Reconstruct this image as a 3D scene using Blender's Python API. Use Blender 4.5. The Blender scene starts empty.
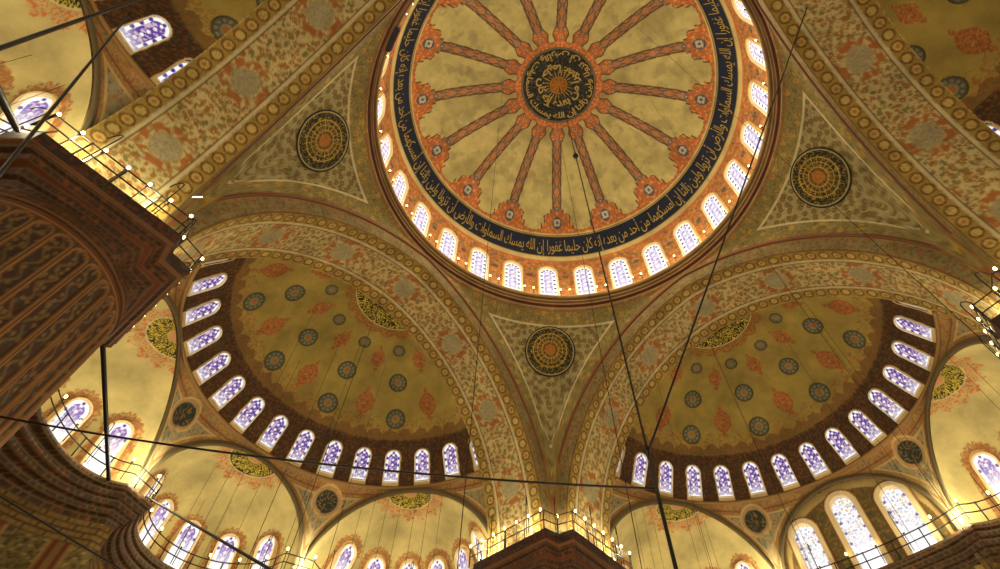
import bpy, bmesh, math
import numpy as np
from mathutils import Matrix, Vector

# ------------------------------------------------------------------ camera, world, exposure, lights
SC = bpy.context.scene
COL = SC.collection
PI = math.pi
YAW, PITCH, ROLL, FPX = 0.6995, 1.0391, -0.0076, 557.48
CAM_LOC = np.array([-10.7886, -4.9917, 1.60])
_f = np.array([math.cos(PITCH)*math.cos(YAW), math.cos(PITCH)*math.sin(YAW), math.sin(PITCH)])
_r = np.array([math.sin(YAW), -math.cos(YAW), 0.0])
_u = np.cross(_r, _f)
_r2 = _r*math.cos(ROLL)+_u*math.sin(ROLL)
_u2 = -_r*math.sin(ROLL)+_u*math.cos(ROLL)
cam_data = bpy.data.cameras.new('camera')
cam = bpy.data.objects.new('camera', cam_data)
COL.objects.link(cam)
cam.matrix_world = Matrix(((_r2[0], _u2[0], -_f[0], CAM_LOC[0]), (_r2[1], _u2[1], -_f[1], CAM_LOC[1]),
                           (_r2[2], _u2[2], -_f[2], CAM_LOC[2]), (0, 0, 0, 1)))
cam_data.sensor_width = 36.0
cam_data.lens = 36.0*FPX/1000.0
cam_data.shift_x = -20.69/1000.0
cam_data.shift_y = -37.0/1000.0
cam_data.clip_end = 200
SC.camera = cam

world = bpy.data.worlds.new('world')
SC.world = world
world.use_nodes = True
world.node_tree.nodes['Background'].inputs[0].default_value = (0.75, 0.83, 1.0, 1)
world.node_tree.nodes['Background'].inputs[1].default_value = 0.0
SC.view_settings.view_transform = 'Standard'
SC.view_settings.look = 'None'
SC.view_settings.gamma = 1.0
SC.view_settings.use_curve_mapping = False
SC.view_settings.exposure = 0.0

LAMP_COL = (1.0, 0.89, 0.60)
def point_light(name, loc, watt, radius=0.15, col=LAMP_COL):
    d = bpy.data.lights.new(name, 'POINT')
    d.energy = watt
    d.color = col
    d.shadow_soft_size = radius
    o = bpy.data.objects.new(name, d)
    o.location = loc
    COL.objects.link(o)
    return o
# the wide chandelier rings hang low over the carpet, below the frame
W_CHAND, W_RING, W_PIER, W_EXE, W_DOMEFILL = 790, 118, 180, 100, 0
for x, y in ((0, 0), (7, 7), (-7, 7), (7, -7), (0, 15), (15, 0), (-15, 0), (0, -15), (7, 0), (0, 7)):
    point_light('chandelier_light', (x, y, 4.6), W_CHAND, 1.2)
# bulbs round the foot of the dome
for k in range(28):
    a = PI/4 + (k+0.5)*2*PI/28
    point_light('dome_ring_light', (10.3*math.cos(a), 10.3*math.sin(a), 35.1), W_RING, 0.25, (1.0, 0.86, 0.56))
# bulbs on the pier galleries (seen ones of the four piers)
def rot2(x, y, k):
    for _ in range(k % 4): x, y = -y, x
    return x, y
SO = 14.46                       # centre of each half dome, measured from the middle of the hall
for k in range(4):               # k: +y, -x, -y, +x
    for (x, y, w) in ((10.3, 12.7, 1.0), (10.3, 15.6, 1.3), (-10.3, 12.7, 1.0), (-10.3, 15.6, 1.3)):
        X, Y = rot2(x, y, k)
        point_light('pier_gallery_light', (X, Y, 19.5), W_PIER*w*(0.5 if k == 2 else 1.0), 0.2)
    dim = 0.55 if k == 2 else 1.0              # gallery lights set weaker on the side behind the viewer
    X, Y = rot2(11.45, 11.45, k)
    point_light('pier_gallery_light', (X, Y, 19.7), W_PIER*0.25*dim, 0.1)
    for x, y, w in ((0, 26.6, 0.8), (2.9, 25.6, 0.7), (-2.9, 25.6, 0.7), (4.95, 23.6, 3.6), (-4.95, 23.6, 3.6), (10.6, 22.0, 0.8), (-10.6, 22.0, 0.8), (7.9, 23.2, 0.9), (-7.9, 23.2, 0.9), (10.7, 17.1, 0.9), (-10.7, 17.1, 0.9)):
        X, Y = rot2(x, y, k)
        point_light('exedra_gallery_light', (X, Y, 19.4), W_EXE*w*dim, 0.2)

# ------------------------------------------------------------------ helpers
def C(r, g, b):
    a = np.array([r, g, b], float)/255.0
    return np.where(a <= 0.04045, a/12.92, ((a+0.055)/1.055)**2.4)
def smooth(e0, e1, x):
    t = np.clip((x-e0)/(e1-e0+1e-12), 0, 1)
    return t*t*(3-2*t)
def mix(base, col, m):
    return base*(1-m[..., None]) + np.asarray(col)*m[..., None]
def line(x, w, aa=0.03):                      # 1 on |x| < w
    return 1-smooth(w, w+aa, np.abs(x))
def _hash(i, j, s):
    h = (i.astype(np.int64)*374761393 + j.astype(np.int64)*668265263 + s*1274126177) & 0xffffffff
    h = ((h ^ (h >> 13))*1274126177) & 0xffffffff
    return ((h ^ (h >> 16)) & 0xffff)/65535.0
def noise(u, v, s=0):
    i, j = np.floor(u), np.floor(v)
    a, b = u-i, v-j
    a = a*a*(3-2*a); b = b*b*(3-2*b)
    i = i.astype(np.int64); j = j.astype(np.int64)
    return ((_hash(i, j, s)*(1-a)+_hash(i+1, j, s)*a)*(1-b)+(_hash(i, j+1, s)*(1-a)+_hash(i+1, j+1, s)*a)*b)
def fbm(u, v, s=0):
    return 0.55*noise(u, v, s)+0.3*noise(u*2.1, v*2.1, s+7)+0.15*noise(u*4.3, v*4.3, s+13)
def worley(u, v, s=0):                        # distance to nearest seed, its id
    i, j = np.floor(u).astype(np.int64), np.floor(v).astype(np.int64)
    best = np.full(u.shape, 9.0); bid = np.zeros(u.shape)
    for di in (-1, 0, 1):
        for dj in (-1, 0, 1):
            a, b = i+di, j+dj
            x = a+0.15+0.7*_hash(a, b, s); y = b+0.15+0.7*_hash(a, b, s+5)
            d = np.hypot(u-x, v-y)
            m = d < best
            best = np.where(m, d, best); bid = np.where(m, _hash(a, b, s+9), bid)
    return best, bid

_mats = {}
def mat_paint(rough=0.75, spec=0.25, mottle=0.35, name='painted_plaster'):
    key = (name, rough, spec, mottle)
    if key in _mats: return _mats[key]
    m = bpy.data.materials.new(name); m.use_nodes = True
    nt = m.node_tree; b = nt.nodes['Principled BSDF']
    at = nt.nodes.new('ShaderNodeAttribute'); at.attribute_name = 'Col'
    tc = nt.nodes.new('ShaderNodeTexCoord')
    n1 = nt.nodes.new('ShaderNodeTexNoise'); n1.inputs['Scale'].default_value = 0.55; n1.inputs['Detail'].default_value = 7; n1.inputs['Roughness'].default_value = 0.65
    nt.links.new(tc.outputs['Object'], n1.inputs['Vector'])
    mr = nt.nodes.new('ShaderNodeMapRange'); mr.inputs[1].default_value = 0.3; mr.inputs[2].default_value = 0.7
    mr.inputs[3].default_value = 1-mottle; mr.inputs[4].default_value = 1+mottle*0.45
    nt.links.new(n1.outputs['Fac'], mr.inputs[0])
    vm = nt.nodes.new('ShaderNodeVectorMath'); vm.operation = 'SCALE'
    nt.links.new(at.outputs['Color'], vm.inputs[0]); nt.links.new(mr.outputs[0], vm.inputs['Scale'])
    nt.links.new(vm.outputs[0], b.inputs['Base Color'])
    b.inputs['Roughness'].default_value = rough
    b.inputs['Specular IOR Level'].default_value = spec
    _mats[key] = m
    return m
def mat_plain(name, rgb, rough=0.6, metal=0.0, emit=0.0, noise_amt=0.15):
    if name in _mats: return _mats[name]
    m = bpy.data.materials.new(name); m.use_nodes = True
    nt = m.node_tree; b = nt.nodes['Principled BSDF']
    c = C(*rgb)
    n1 = nt.nodes.new('ShaderNodeTexNoise'); n1.inputs['Scale'].default_value = 6
    cr = nt.nodes.new('ShaderNodeValToRGB')
    cr.color_ramp.elements[0].color = (*(c*(1-noise_amt)), 1); cr.color_ramp.elements[1].color = (*np.minimum(c*(1+noise_amt), 1), 1)
    nt.links.new(n1.outputs['Fac'], cr.inputs[0]); nt.links.new(cr.outputs[0], b.inputs['Base Color'])
    b.inputs['Roughness'].default_value = rough; b.inputs['Metallic'].default_value = metal
    if emit:
        b.inputs['Emission Color'].default_value = (*c, 1); b.inputs['Emission Strength'].default_value = emit
    _mats[name] = m
    return m
def mat_glow(name, strength):
    if name in _mats: return _mats[name]
    m = bpy.data.materials.new(name); m.use_nodes = True
    nt = m.node_tree; b = nt.nodes['Principled BSDF']
    at = nt.nodes.new('ShaderNodeAttribute'); at.attribute_name = 'Col'
    nt.links.new(at.outputs['Color'], b.inputs['Emission Color']); b.inputs['Base Color'].default_value = (0.04, 0.04, 0.05, 1)
    b.inputs['Emission Strength'].default_value = strength; b.inputs['Roughness'].default_value = 0.2
    _mats[name] = m
    return m
PLASTER = mat_paint()
DARKSTONE = mat_paint(0.6, 0.35, 0.3, 'carved_dark_stone')

def grid_mesh(name, P, col, mat, mask=None, wrap=False, both=False):
    n, m = P.shape[:2]
    me = bpy.data.meshes.new(name)
    idx = np.arange(n*m).reshape(n, m)
    if wrap: idx = np.concatenate([idx, idx[:, :1]], 1)
    q = np.stack([idx[:-1, :-1], idx[1:, :-1], idx[1:, 1:], idx[:-1, 1:]], -1)
    if mask is not None: q = q[mask]
    q = q.reshape(-1, 4)
    me.vertices.add(n*m); me.vertices.foreach_set('co', P.reshape(-1).astype(np.float32))
    me.loops.add(len(q)*4); me.loops.foreach_set('vertex_index', q.reshape(-1).astype(np.int32))
    me.polygons.add(len(q)); me.polygons.foreach_set('loop_start', (np.arange(len(q))*4).astype(np.int32))
    me.polygons.foreach_set('use_smooth', np.ones(len(q), bool))
    me.update(calc_edges=True)
    if col is not None:
        ca = me.color_attributes.new('Col', 'FLOAT_COLOR', 'POINT')
        c4 = np.ones((n*m, 4), np.float32); c4[:, :3] = np.broadcast_to(col, P.shape).reshape(-1, 3)
        ca.data.foreach_set('color', c4.reshape(-1))
    me.materials.append(mat)
    return me
def put(name, me, parent=None, rotz=0.0, loc=(0, 0, 0)):
    o = bpy.data.objects.new(name, me)
    COL.objects.link(o)
    o.location = loc; o.rotation_euler = (0, 0, rotz)
    if parent: o.parent = parent
    return o
def tag(o, label=None, cat=None, group=None, kind=None):
    if label: o['label'] = label
    if cat: o['category'] = cat
    if group: o['group'] = group
    if kind: o['kind'] = kind
    return o
def empty(name, loc=(0, 0, 0), rz=0.0):
    o = bpy.data.objects.new(name, None); COL.objects.link(o)
    o.location = loc; o.rotation_euler = (0, 0, rz); o.empty_display_size = 0.2
    return o
def copy_tree(o, parent=None):
    c = o.copy(); COL.objects.link(c); c.parent = parent
    for ch in list(o.children): copy_tree(ch, c)
    return c
def bm_mesh(name, bm, mat, smooth_=False):
    me = bpy.data.meshes.new(name); bm.to_mesh(me); bm.free()
    me.materials.append(mat)
    if smooth_: me.polygons.foreach_set('use_smooth', np.ones(len(me.polygons), bool))
    return me
def tube_into(bm, pts, r, seg=6, closed=False):
    pts = [Vector(p) for p in pts]; n = len(pts); rings = []
    rr = r if hasattr(r, '__len__') else [r]*n
    prev = None
    for i, p in enumerate(pts):
        a = pts[(i-1) % n] if (closed or i) else p; b = pts[(i+1) % n] if (closed or i < n-1) else p
        t = (b-a).normalized()
        up = Vector((0, 0, 1)) if abs(t.z) < 0.95 else Vector((1, 0, 0))
        if prev is not None: up = prev
        s = t.cross(up).normalized(); w = s.cross(t).normalized(); prev = w
        rings.append([bm.verts.new(p+rr[i]*(s*math.cos(2*PI*k/seg)+w*math.sin(2*PI*k/seg))) for k in range(seg)])
    m = n if closed else n-1
    for i in range(m):
        A, B = rings[i], rings[(i+1) % n]
        for k in range(seg):
            bm.faces.new((A[k], A[(k+1) % seg], B[(k+1) % seg], B[k]))
    if not closed:
        bm.faces.new(rings[0][::-1]); bm.faces.new(rings[-1])
def tube_mesh(name, pts, r, mat, seg=6, closed=False):
    bm = bmesh.new(); tube_into(bm, pts, r, seg, closed)
    bmesh.ops.recalc_face_normals(bm, faces=bm.faces)
    return bm_mesh(name, bm, mat, True)
def box_into(bm, c, s, rz=0.0):
    g = bmesh.ops.create_cube(bm, size=1.0)['verts']
    M = Matrix.Translation(c) @ Matrix.Rotation(rz, 4, 'Z') @ Matrix.Diagonal((*s, 1))
    bmesh.ops.transform(bm, matrix=M, verts=g)
def catmull(pts, n):
    P = np.array(pts, float); P = np.concatenate([[2*P[0]-P[1]], P, [2*P[-1]-P[-2]]])
    out = []
    for i in range(1, len(P)-2):
        t = np.linspace(0, 1, n, endpoint=False)[:, None]
        a, b, c, d = P[i-1], P[i], P[i+1], P[i+2]
        out.append(0.5*((2*b)+(-a+c)*t+(2*a-5*b+4*c-d)*t**2+(-a+3*b-3*c+d)*t**3))
    out.append(P[-2:-1]); return np.concatenate(out)
def resample(P, step):
    d = np.concatenate([[0], np.cumsum(np.linalg.norm(np.diff(P, axis=0), axis=1))])
    n = max(2, int(d[-1]/step)+1); s = np.linspace(0, d[-1], n)
    return np.stack([np.interp(s, d, P[:, k]) for k in range(P.shape[1])], 1), s

# colours of the painting (the albedo of each paint)
CREAM = C(194, 182, 118); OLIVE = C(158, 140, 78); OLIVE_D = C(122, 104, 52); ORANGE = C(205, 112, 48)
RUST = C(150, 72, 36); NAVY = C(30, 39, 62); GOLD = C(214, 178, 66); BLUEG = C(104, 116, 112); BROWN = C(84, 52, 28)
DKBROWN = C(58, 38, 24); GREEN = C(104, 112, 66); PALE = C(222, 206, 160); GREYW = C(172, 166, 138)

def scribble(u, v, s=0, w=0.09):              # thin winding strokes, like close-packed script seen from afar
    n = fbm(u, v, s)
    return 1-smooth(w*0.5, w, np.abs(((n*6.0) % 1.0)-0.5))
def arabesque(u, v, base, seed=0, fg=ORANGE, fg2=BLUEG, sc=1.0):
    """vines, leaves and blossoms on a ground"""
    wu = u+0.35*noise(u*1.7*sc, v*1.7*sc, seed)/sc; wv = v+0.35*noise(u*1.7*sc, v*1.7*sc, seed+3)/sc
    d, i = worley(wu*2.6*sc, wv*2.6*sc, seed+1)
    c = np.broadcast_to(base, u.shape+(3,)).copy()
    c = mix(c, fg, smooth(0.44, 0.30, d)*(i < 0.55))
    c = mix(c, fg2, smooth(0.40, 0.28, d)*(i >= 0.55)*(i < 0.85))
    c = mix(c, base*1.1, smooth(0.13, 0.07, d)*(i < 0.4))
    c = mix(c, fg*0.6, scribble(u*1.2*sc, v*1.2*sc, seed+4, 0.11)*0.55)
    return c

# ------------------------------------------------------------------ main dome
prof = catmull([(12.05, 34.15), (12.3, 35.6), (12.35, 37.2), (12.1, 38.7), (11.7, 39.9), (11.05, 41.5), (10.1, 42.75),
                (8.6, 44.1), (6.8, 45.15), (4.8, 45.95), (2.6, 46.5), (0.02, 46.75)], 24)
pr, ps = resample(prof, 0.072)
S_OF_Z = lambda z: float(np.interp(z, pr[:, 1], ps))
NTH = 1060
th = np.arange(NTH)*2*PI/NTH
R2, TH = np.meshgrid(pr[:, 0], th, indexing='ij')
Z2 = np.repeat(pr[:, 1][:, None], NTH, 1)
S2 = np.repeat(ps[:, None], NTH, 1)
P = np.stack([R2*np.cos(TH), R2*np.sin(TH), Z2], -1)
s_b0, s_b1 = S_OF_Z(39.55), S_OF_Z(41.65)        # inscription band
def dome_paint():
    a = TH-PI/4+0.0775
    spoke = (a/(2*PI/16)+0.5) % 1.0-0.5          # 0 on a rib
    arc = np.abs(spoke)*(2*PI/16)*R2             # metres sideways from the rib
    # window zone
    c = arabesque(TH*12, S2, C(180, 116, 64), 3, C(206, 146, 88), C(96, 104, 92), 1.5)
    # cream field with ribs
    cr = np.broadcast_to(CREAM, P.shape).copy()
    cr = mix(cr, CREAM*0.66, smooth(0.48, 0.75, fbm(R2*np.cos(TH)*0.45, R2*np.sin(TH)*0.45, 5))*0.75)
    cr = mix(cr, C(150, 140, 96), smooth(0.55, 0.7, fbm(R2*np.cos(TH)*1.6, R2*np.sin(TH)*1.6, 6))*0.5)
    Rr = R2
    hw = 0.34+0.0*Rr
    hw = np.where(Rr < 4.55, 0.50-0.09*np.cos((Rr-3.5)*6), hw)
    hw = np.where(Rr < 3.42, 9, hw)
    outer = np.where(Rr > 9.45, 0.50, hw); outer = np.where(Rr > 9.72, 0.80+0.25*smooth(9.72, 9.9, Rr), outer); outer = np.where(Rr > 10.34, 1.32, outer)
    outer = np.where(Rr > 10.60, 1.32+1.2*smooth(10.60, 10.82, Rr)**2, outer)
    outer = np.where(Rr > 10.86, 9, outer)
    hw = np.where(Rr > 9.4, outer, hw)
    inside = smooth(0.03, -0.03, arc-hw)
    e = np.abs(arc-hw) < 0.055
    dR = np.where(Rr > 9.5, 1, 0)
    pat = arabesque(arc*1.0, Rr, C(190, 104, 50), 11, C(220, 156, 92), C(120, 110, 88), 2.4)
    pat2 = arabesque(arc, Rr, C(172, 128, 80), 12, C(196, 118, 64), C(110, 116, 108), 2.8)
    ribz = (Rr < 9.5)*(Rr > 4.4)
    pt = np.where(ribz[..., None] > 0, pat2, pat)
    braid = ribz*line(np.abs(np.abs(arc-0.0)-0.19-0.08*np.sin(Rr*7)), 0.035, 0.04)
    pt = mix(pt, C(84, 84, 84), braid*0.8)
    cr = cr*(1-inside[..., None])+pt*inside[..., None]
    cr = mix(cr, C(70, 54, 44), e*0.85)
    # small blue knots at the rib ends and rosettes
    for rr, sz in ((3.75, 0.15), (4.35, 0.15), (9.40, 0.18)):
        d = np.hypot(arc, Rr-rr)
        cr = mix(cr, C(88, 98, 104), smooth(sz, sz-0.06, d)); cr = mix(cr, C(200, 190, 160), smooth(0.07, 0.03, d))
    d = np.hypot(arc, Rr-10.28)
    ang = np.arctan2(Rr-10.28, spoke)
    cr = mix(cr, C(78, 86, 92), smooth(0.40, 0.36, d)); cr = mix(cr, C(190, 186, 168), smooth(0.27, 0.23, d+0.05*np.cos(8*ang)))
    cr = mix(cr, C(96, 90, 84), smooth(0.12, 0.09, d))
    off = (TH-PI/4)/(2*PI/16) % 1.0
    for q in (0.32, 0.5, 0.68):
        pass
    top = S2 > s_b1+0.12
    c = np.where(top[..., None], cr, c)
    # rings of colour either side of the band
    c = mix(c, C(196, 184, 130), (S2 > s_b1)*(S2 <= s_b1+0.14)*1.0)
    c = mix(c, C(196, 184, 130), (S2 > s_b0-0.32)*(S2 <= s_b0)*1.0)
    c = mix(c, ORANGE, line(S2-(s_b0-0.38), 0.05))
    band = (S2 > s_b0)*(S2 <= s_b1)*1.0
    c = mix(c, NAVY, band)
    c = mix(c, GOLD*0.8, (line(S2-s_b0-0.09, 0.03)+line(S2-s_b1+0.09, 0.03)))
    # pale outline round each window
    w = ((TH-PI/4)/(2*PI/28)+0.5) % 1.0-0.5
    wx = np.abs(w)*2*PI/28*R2
    wy = S2
    topc = 3.75
    dd = np.where(wy < topc, wx, np.hypot(wx, wy-topc))
    c = mix(c, C(232, 196, 128), smooth(0.84, 0.80, dd)*(S2 < 6))
    c = mix(c, C(80, 88, 84), (line(np.hypot(np.abs(wx)-1.37, wy-3.4)-0.12, 0.06))*(S2 < 6))
    return c, dd
DOMECOL, dd = dome_paint()
hole = (dd < 0.68) & (S2 < 6) & (S2 > 0.12)
mask = ~(hole[:-1, :] & hole[1:, :])
dome_me = grid_mesh('main_dome', P, DOMECOL, PLASTER, mask=mask, wrap=True)
dome = tag(put('ceiling', dome_me), 'great central dome painted cream with sixteen orange ribs and a ring of windows', 'dome', kind='structure')

# Arabic lettering, joined by hand with presentation forms
FORMS = {'ا': (0xFE8D, 0xFE8E), 'أ': (0xFE83, 0xFE84), 'إ': (0xFE87, 0xFE88), 'ب': 0xFE8F, 'ة': (0xFE93, 0xFE94), 'ت': 0xFE95,
         'ح': 0xFEA1, 'د': (0xFEA9, 0xFEAA), 'ر': (0xFEAD, 0xFEAE), 'ز': (0xFEAF, 0xFEB0), 'س': 0xFEB1, 'ض': 0xFEBD, 'ع': 0xFEC9,
         'غ': 0xFECD, 'ف': 0xFED1, 'ك': 0xFED9, 'ل': 0xFEDD, 'م': 0xFEE1, 'ن': 0xFEE5, 'ه': 0xFEE9, 'و': (0xFEED, 0xFEEE), 'ي': 0xFEF1}
def shape_arabic(text):
    words = []
    for w in text.split(' '):
        out = []
        for i, ch in enumerate(w):
            f = FORMS[ch]
            pj = i > 0 and not isinstance(FORMS[w[i-1]], tuple)
            nj = i < len(w)-1
            if isinstance(f, tuple): out.append(chr(f[1] if pj else f[0]))
            else: out.append(chr(f+(3 if pj and nj else 1 if pj else 2 if nj else 0)))
        words.append(''.join(out[::-1]))
    return ' '.join(words[::-1])
VERSE = 'إن الله يمسك السماوات والأرض أن تزولا ولئن زالتا إن أمسكهما من أحد من بعده إنه كان حليما غفورا'.replace('ئ', 'ي')
def text_verts(text, bold=0.02):
    cu = bpy.data.curves.new('lettering', 'FONT'); cu.body = shape_arabic(text); cu.resolution_u = 2; cu.offset = bold
    cu.space_character = 0.9
    o = bpy.data.objects.new('lettering', cu); COL.objects.link(o)
    bpy.context.view_layer.update()
    me = bpy.data.meshes.new_from_object(o)
    bpy.data.objects.remove(o)
    bm = bmesh.new(); bm.from_mesh(me)
    bmesh.ops.triangulate(bm, faces=bm.faces)
    bm.to_mesh(me); bm.free()
    co = np.zeros(len(me.vertices)*3); me.vertices.foreach_get('co', co); co = co.reshape(-1, 3)
    return me, co
GOLDPAINT = mat_plain('gold_lettering', (166, 144, 64), 0.5)
def lettering(name, text, fn, bold=0.02):
    me, co = text_verts(text, bold)
    x = (co[:, 0]-co[:, 0].min())/(np.ptp(co[:, 0])+1e-9)
    y = (co[:, 1]-co[:, 1].min())/(np.ptp(co[:, 1])+1e-9)
    q = fn(x, y)
    me.vertices.foreach_set('co', q.reshape(-1).astype(np.float32)); me.update()
    me.materials.clear(); me.materials.append(GOLDPAINT); me.name = name
    return me
def band_map(x, y, a0=0.0, span=PI, s0=s_b0+0.15, s1=s_b1-0.12):
    a = PI/4+a0-x*span
    s = s0+y*(s1-s0)
    r = np.interp(s, ps, pr[:, 0])-0.03; z = np.interp(s, ps, pr[:, 1])-0.02
    return np.stack([r*np.cos(a), r*np.sin(a), z], -1)
for q in range(3):
    me = lettering('inscription', VERSE, lambda x, y: band_map(x, y, q*2*PI/3, 2*PI/3-0.02), 0.0)
    o = put('inscription', me, dome)
    o['label'] = 'gold script on the dark blue band'
# crown medallion
def disc_mesh(name, r0, r1, zf, colf, step=0.03, seg=None, mat=PLASTER, a0=0.0, a1=2*PI):
    nr = max(2, int((r1-r0)/step)+1)
    seg = seg or int((a1-a0)*r1/step)
    rr = np.linspace(r0, r1, nr); full = abs(a1-a0-2*PI) < 1e-6
    aa = np.linspace(a0, a1, seg, endpoint=not full)
    Rg, Ag = np.meshgrid(rr, aa, indexing='ij')
    return grid_mesh(name, zf(Rg, Ag), colf(Rg, Ag), mat, wrap=full)
def dome_z(R): return np.interp(R, pr[::-1, 0][:-40], pr[::-1, 1][:-40])
def crown_col(R, A):
    c = np.broadcast_to(C(36, 40, 40), R.shape+(3,)).copy()
    c = mix(c, C(120, 118, 96), scribble(A*2.2, R*1.6, 21, 0.07)*0.5)
    c = mix(c, C(150, 120, 60), (R > 2.85)*1.0); c = mix(c, C(90, 92, 86), line(R-2.93, 0.04))
    c = mix(c, C(150, 92, 34), (R < 0.66)*1.0); c = mix(c, C(184, 128, 44), (R < 0.48)*1.0)
    c = mix(c, C(120, 70, 24), (R < 0.5)*smooth(0.1, 0.2, np.abs(np.sin(A*4)*R))*0.6)
    c = mix(c, GOLD*0.8, (R > 0.66)*(R < 0.71)*1.0)
    c = mix(c, GOLD*0.7, (R > 0.78)*(R < 1.9)*line(((A*24/(2*PI)) % 1)-0.5, 0.10, 0.1)*smooth(1.6, 1.0, R+0.5*noise(A*8, R*0, 3)))
    return c
m = disc_mesh('crown_medallion', 0.01, 3.0, lambda R, A: np.stack([R*np.cos(A), R*np.sin(A), dome_z(R)-0.04], -1), crown_col, 0.035)
cm = put('crown_medallion', m, dome); cm['label'] = 'dark round medallion of gold script at the crown'
def crown_map(x, y, r0=2.78, r1=1.15, a0=0.0, span=2*PI-0.05):
    a = a0-x*span
    r = r0+y*(r1-r0)
    return np.stack([r*np.cos(a), r*np.sin(a), dome_z(r)-0.08], -1)
put('gold_script', lettering('gold_script', 'إن الله يمسك السماوات والأرض أن تزولا ولين زالتا', lambda x, y: crown_map(x, y, 2.80, 1.98), 0.02), cm)
put('gold_script', lettering('gold_script', 'إنه كان حليما غفورا من بعده', lambda x, y: crown_map(x, y, 1.92, 0.98, 1.0), 0.03), cm)

# cornice under the dome windows: rings of mouldings
rim = catmull([(12.1, 34.2), (11.72, 34.18), (11.64, 34.02), (11.70, 33.86), (11.84, 33.80), (11.80, 33.62), (11.92, 33.52),
               (11.88, 33.3), (12.02, 33.2), (12.0, 32.95), (12.12, 32.85)], 5)
A_ = np.arange(360)*2*PI/360
Pq = np.stack([rim[:, 0][:, None]*np.cos(A_), rim[:, 0][:, None]*np.sin(A_), np.repeat(rim[:, 1][:, None], 360, 1)], -1)
rc = np.broadcast_to(C(120, 92, 52), Pq.shape).copy()
rc = mix(rc, C(92, 50, 28), np.repeat(((rim[:, 1] < 33.34) & (rim[:, 1] > 33.16))[:, None], 360, 1)*1.0)
rc = mix(rc, C(150, 120, 70), np.repeat((rim[:, 1] > 34.0)[:, None], 360, 1)*1.0)
tag(put('dome_cornice', grid_mesh('dome_cornice', Pq, rc, PLASTER, wrap=True)), 'brown moulded cornice ring under the windows of the great dome', 'cornice', kind='structure')

# ------------------------------------------------------------------ great arches and pendentives
HS = 19.07
def pointed(r, e, hs, n=200, zlow=None):      # half: from x=r at springing to x=0 at the apex
    rr = r+e; t = np.linspace(0, math.acos(e/rr), n)
    X = rr*np.cos(t)-e; Z = hs+rr*np.sin(t)
    if zlow is not None:
        X = np.concatenate([[r], X]); Z = np.concatenate([[zlow], Z])
    return X, Z
def full_arch(X, Z): return np.concatenate([X, -X[::-1][1:]]), np.concatenate([Z, Z[::-1][1:]])
MX, MZ = pointed(12.17, 1.59, HS)             # brown moulding line on the wall face
def mz_at(x): return np.interp(np.minimum(np.abs(x), 12.17), MX[::-1], MZ[::-1])
# pendentive, canonical corner (+,+)
def pendentive_mesh():
    nph = 300; nt = 150
    ph = np.linspace(0, PI/2, nph)
    T = np.linspace(0, 1, nt)
    dB = 12.0/np.maximum(np.cos(ph), np.sin(ph))
    side = 12.0*np.minimum(np.tan(np.minimum(ph, PI/2-ph)), 1.0)
    zB = mz_at(side)
    # the tip runs down to the gallery
    low = smooth(11.2, 12.0, side)
    zB = zB*(1-low)+18.7*low
    zs = lambda d: 20.93+np.sqrt(np.maximum(288-d*d, 0.0))
    d = 12.0+(dB[None]-12.0)*T[:, None]
    k = np.where(dB > 12.001, (d-12.0)/np.maximum(dB[None]-12.0, 1e-6), T[:, None]+0*d)
    corr = (zB-zs(dB))[None]
    zz = zs(d)+corr*k**7
    P = np.stack([d*np.cos(ph), d*np.sin(ph), zz], -1)
    # painting: distance from the arches and the rim, metres
    x, y = P[..., 0], P[..., 1]
    rim_d = np.hypot(d-12.0, (32.93-zz))
    a1 = np.hypot(12.0-x, (zz-mz_at(y))); a2 = np.hypot(12.0-y, zz-mz_at(x))
    a1 = np.where(zz < 24, np.minimum(a1, np.abs(12-x)*1.6+0.02), a1); a2 = np.where(zz < 24, np.minimum(a2, np.abs(12-y)*1.6+0.02), a2)
    ad = np.minimum(a1, a2)
    ad = np.minimum(ad, rim_d+0.1)
    u = (ph[None]+0*d)*14; v = zz
    border = C(136, 122, 70)
    c = np.broadcast_to(border, P.shape).copy()
    u = ph[None]*14.0+0*d; v = 17.0*np.arcsin(np.clip((zz-20.93)/17.0, -1, 1))
    dd, ii = worley(u*1.5, v*1.5, 31)
    c = mix(c, C(176, 146, 62), smooth(0.30, 0.22, dd)*(ii > 0.35)); c = mix(c, C(170, 96, 48), smooth(0.16, 0.1, dd)*(ii > 0.75))
    c = mix(c, C(92, 80, 44), scribble(u*1.5, v*1.5, 33, 0.16)*0.6); c = mix(c, C(170, 154, 96), scribble(u*1.9+5, v*1.9, 34, 0.12)*0.5)
    inn = np.broadcast_to(C(166, 154, 104), P.shape).copy()
    d2, i2 = worley(u*2.3, v*2.3, 35)
    inn = mix(inn, C(120, 104, 58), scribble(u*2.4, v*2.4, 36, 0.16)*0.55); inn = mix(inn, C(108, 92, 50), smooth(0.40, 0.33, d2)); inn = mix(inn, C(140, 118, 66), smooth(0.22, 0.15, d2))
    inner = smooth(1.28, 1.32, ad)
    c = c*(1-inner[..., None])+inn*inner[..., None]
    c = mix(c, C(204, 194, 150), line(ad-1.30, 0.05))
    c = mix(c, C(150, 84, 44), line(ad-0.22, 0.05)*0.7)
    return grid_mesh('pendentive', P, c, PLASTER)
pend_me = pendentive_mesh()
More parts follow.
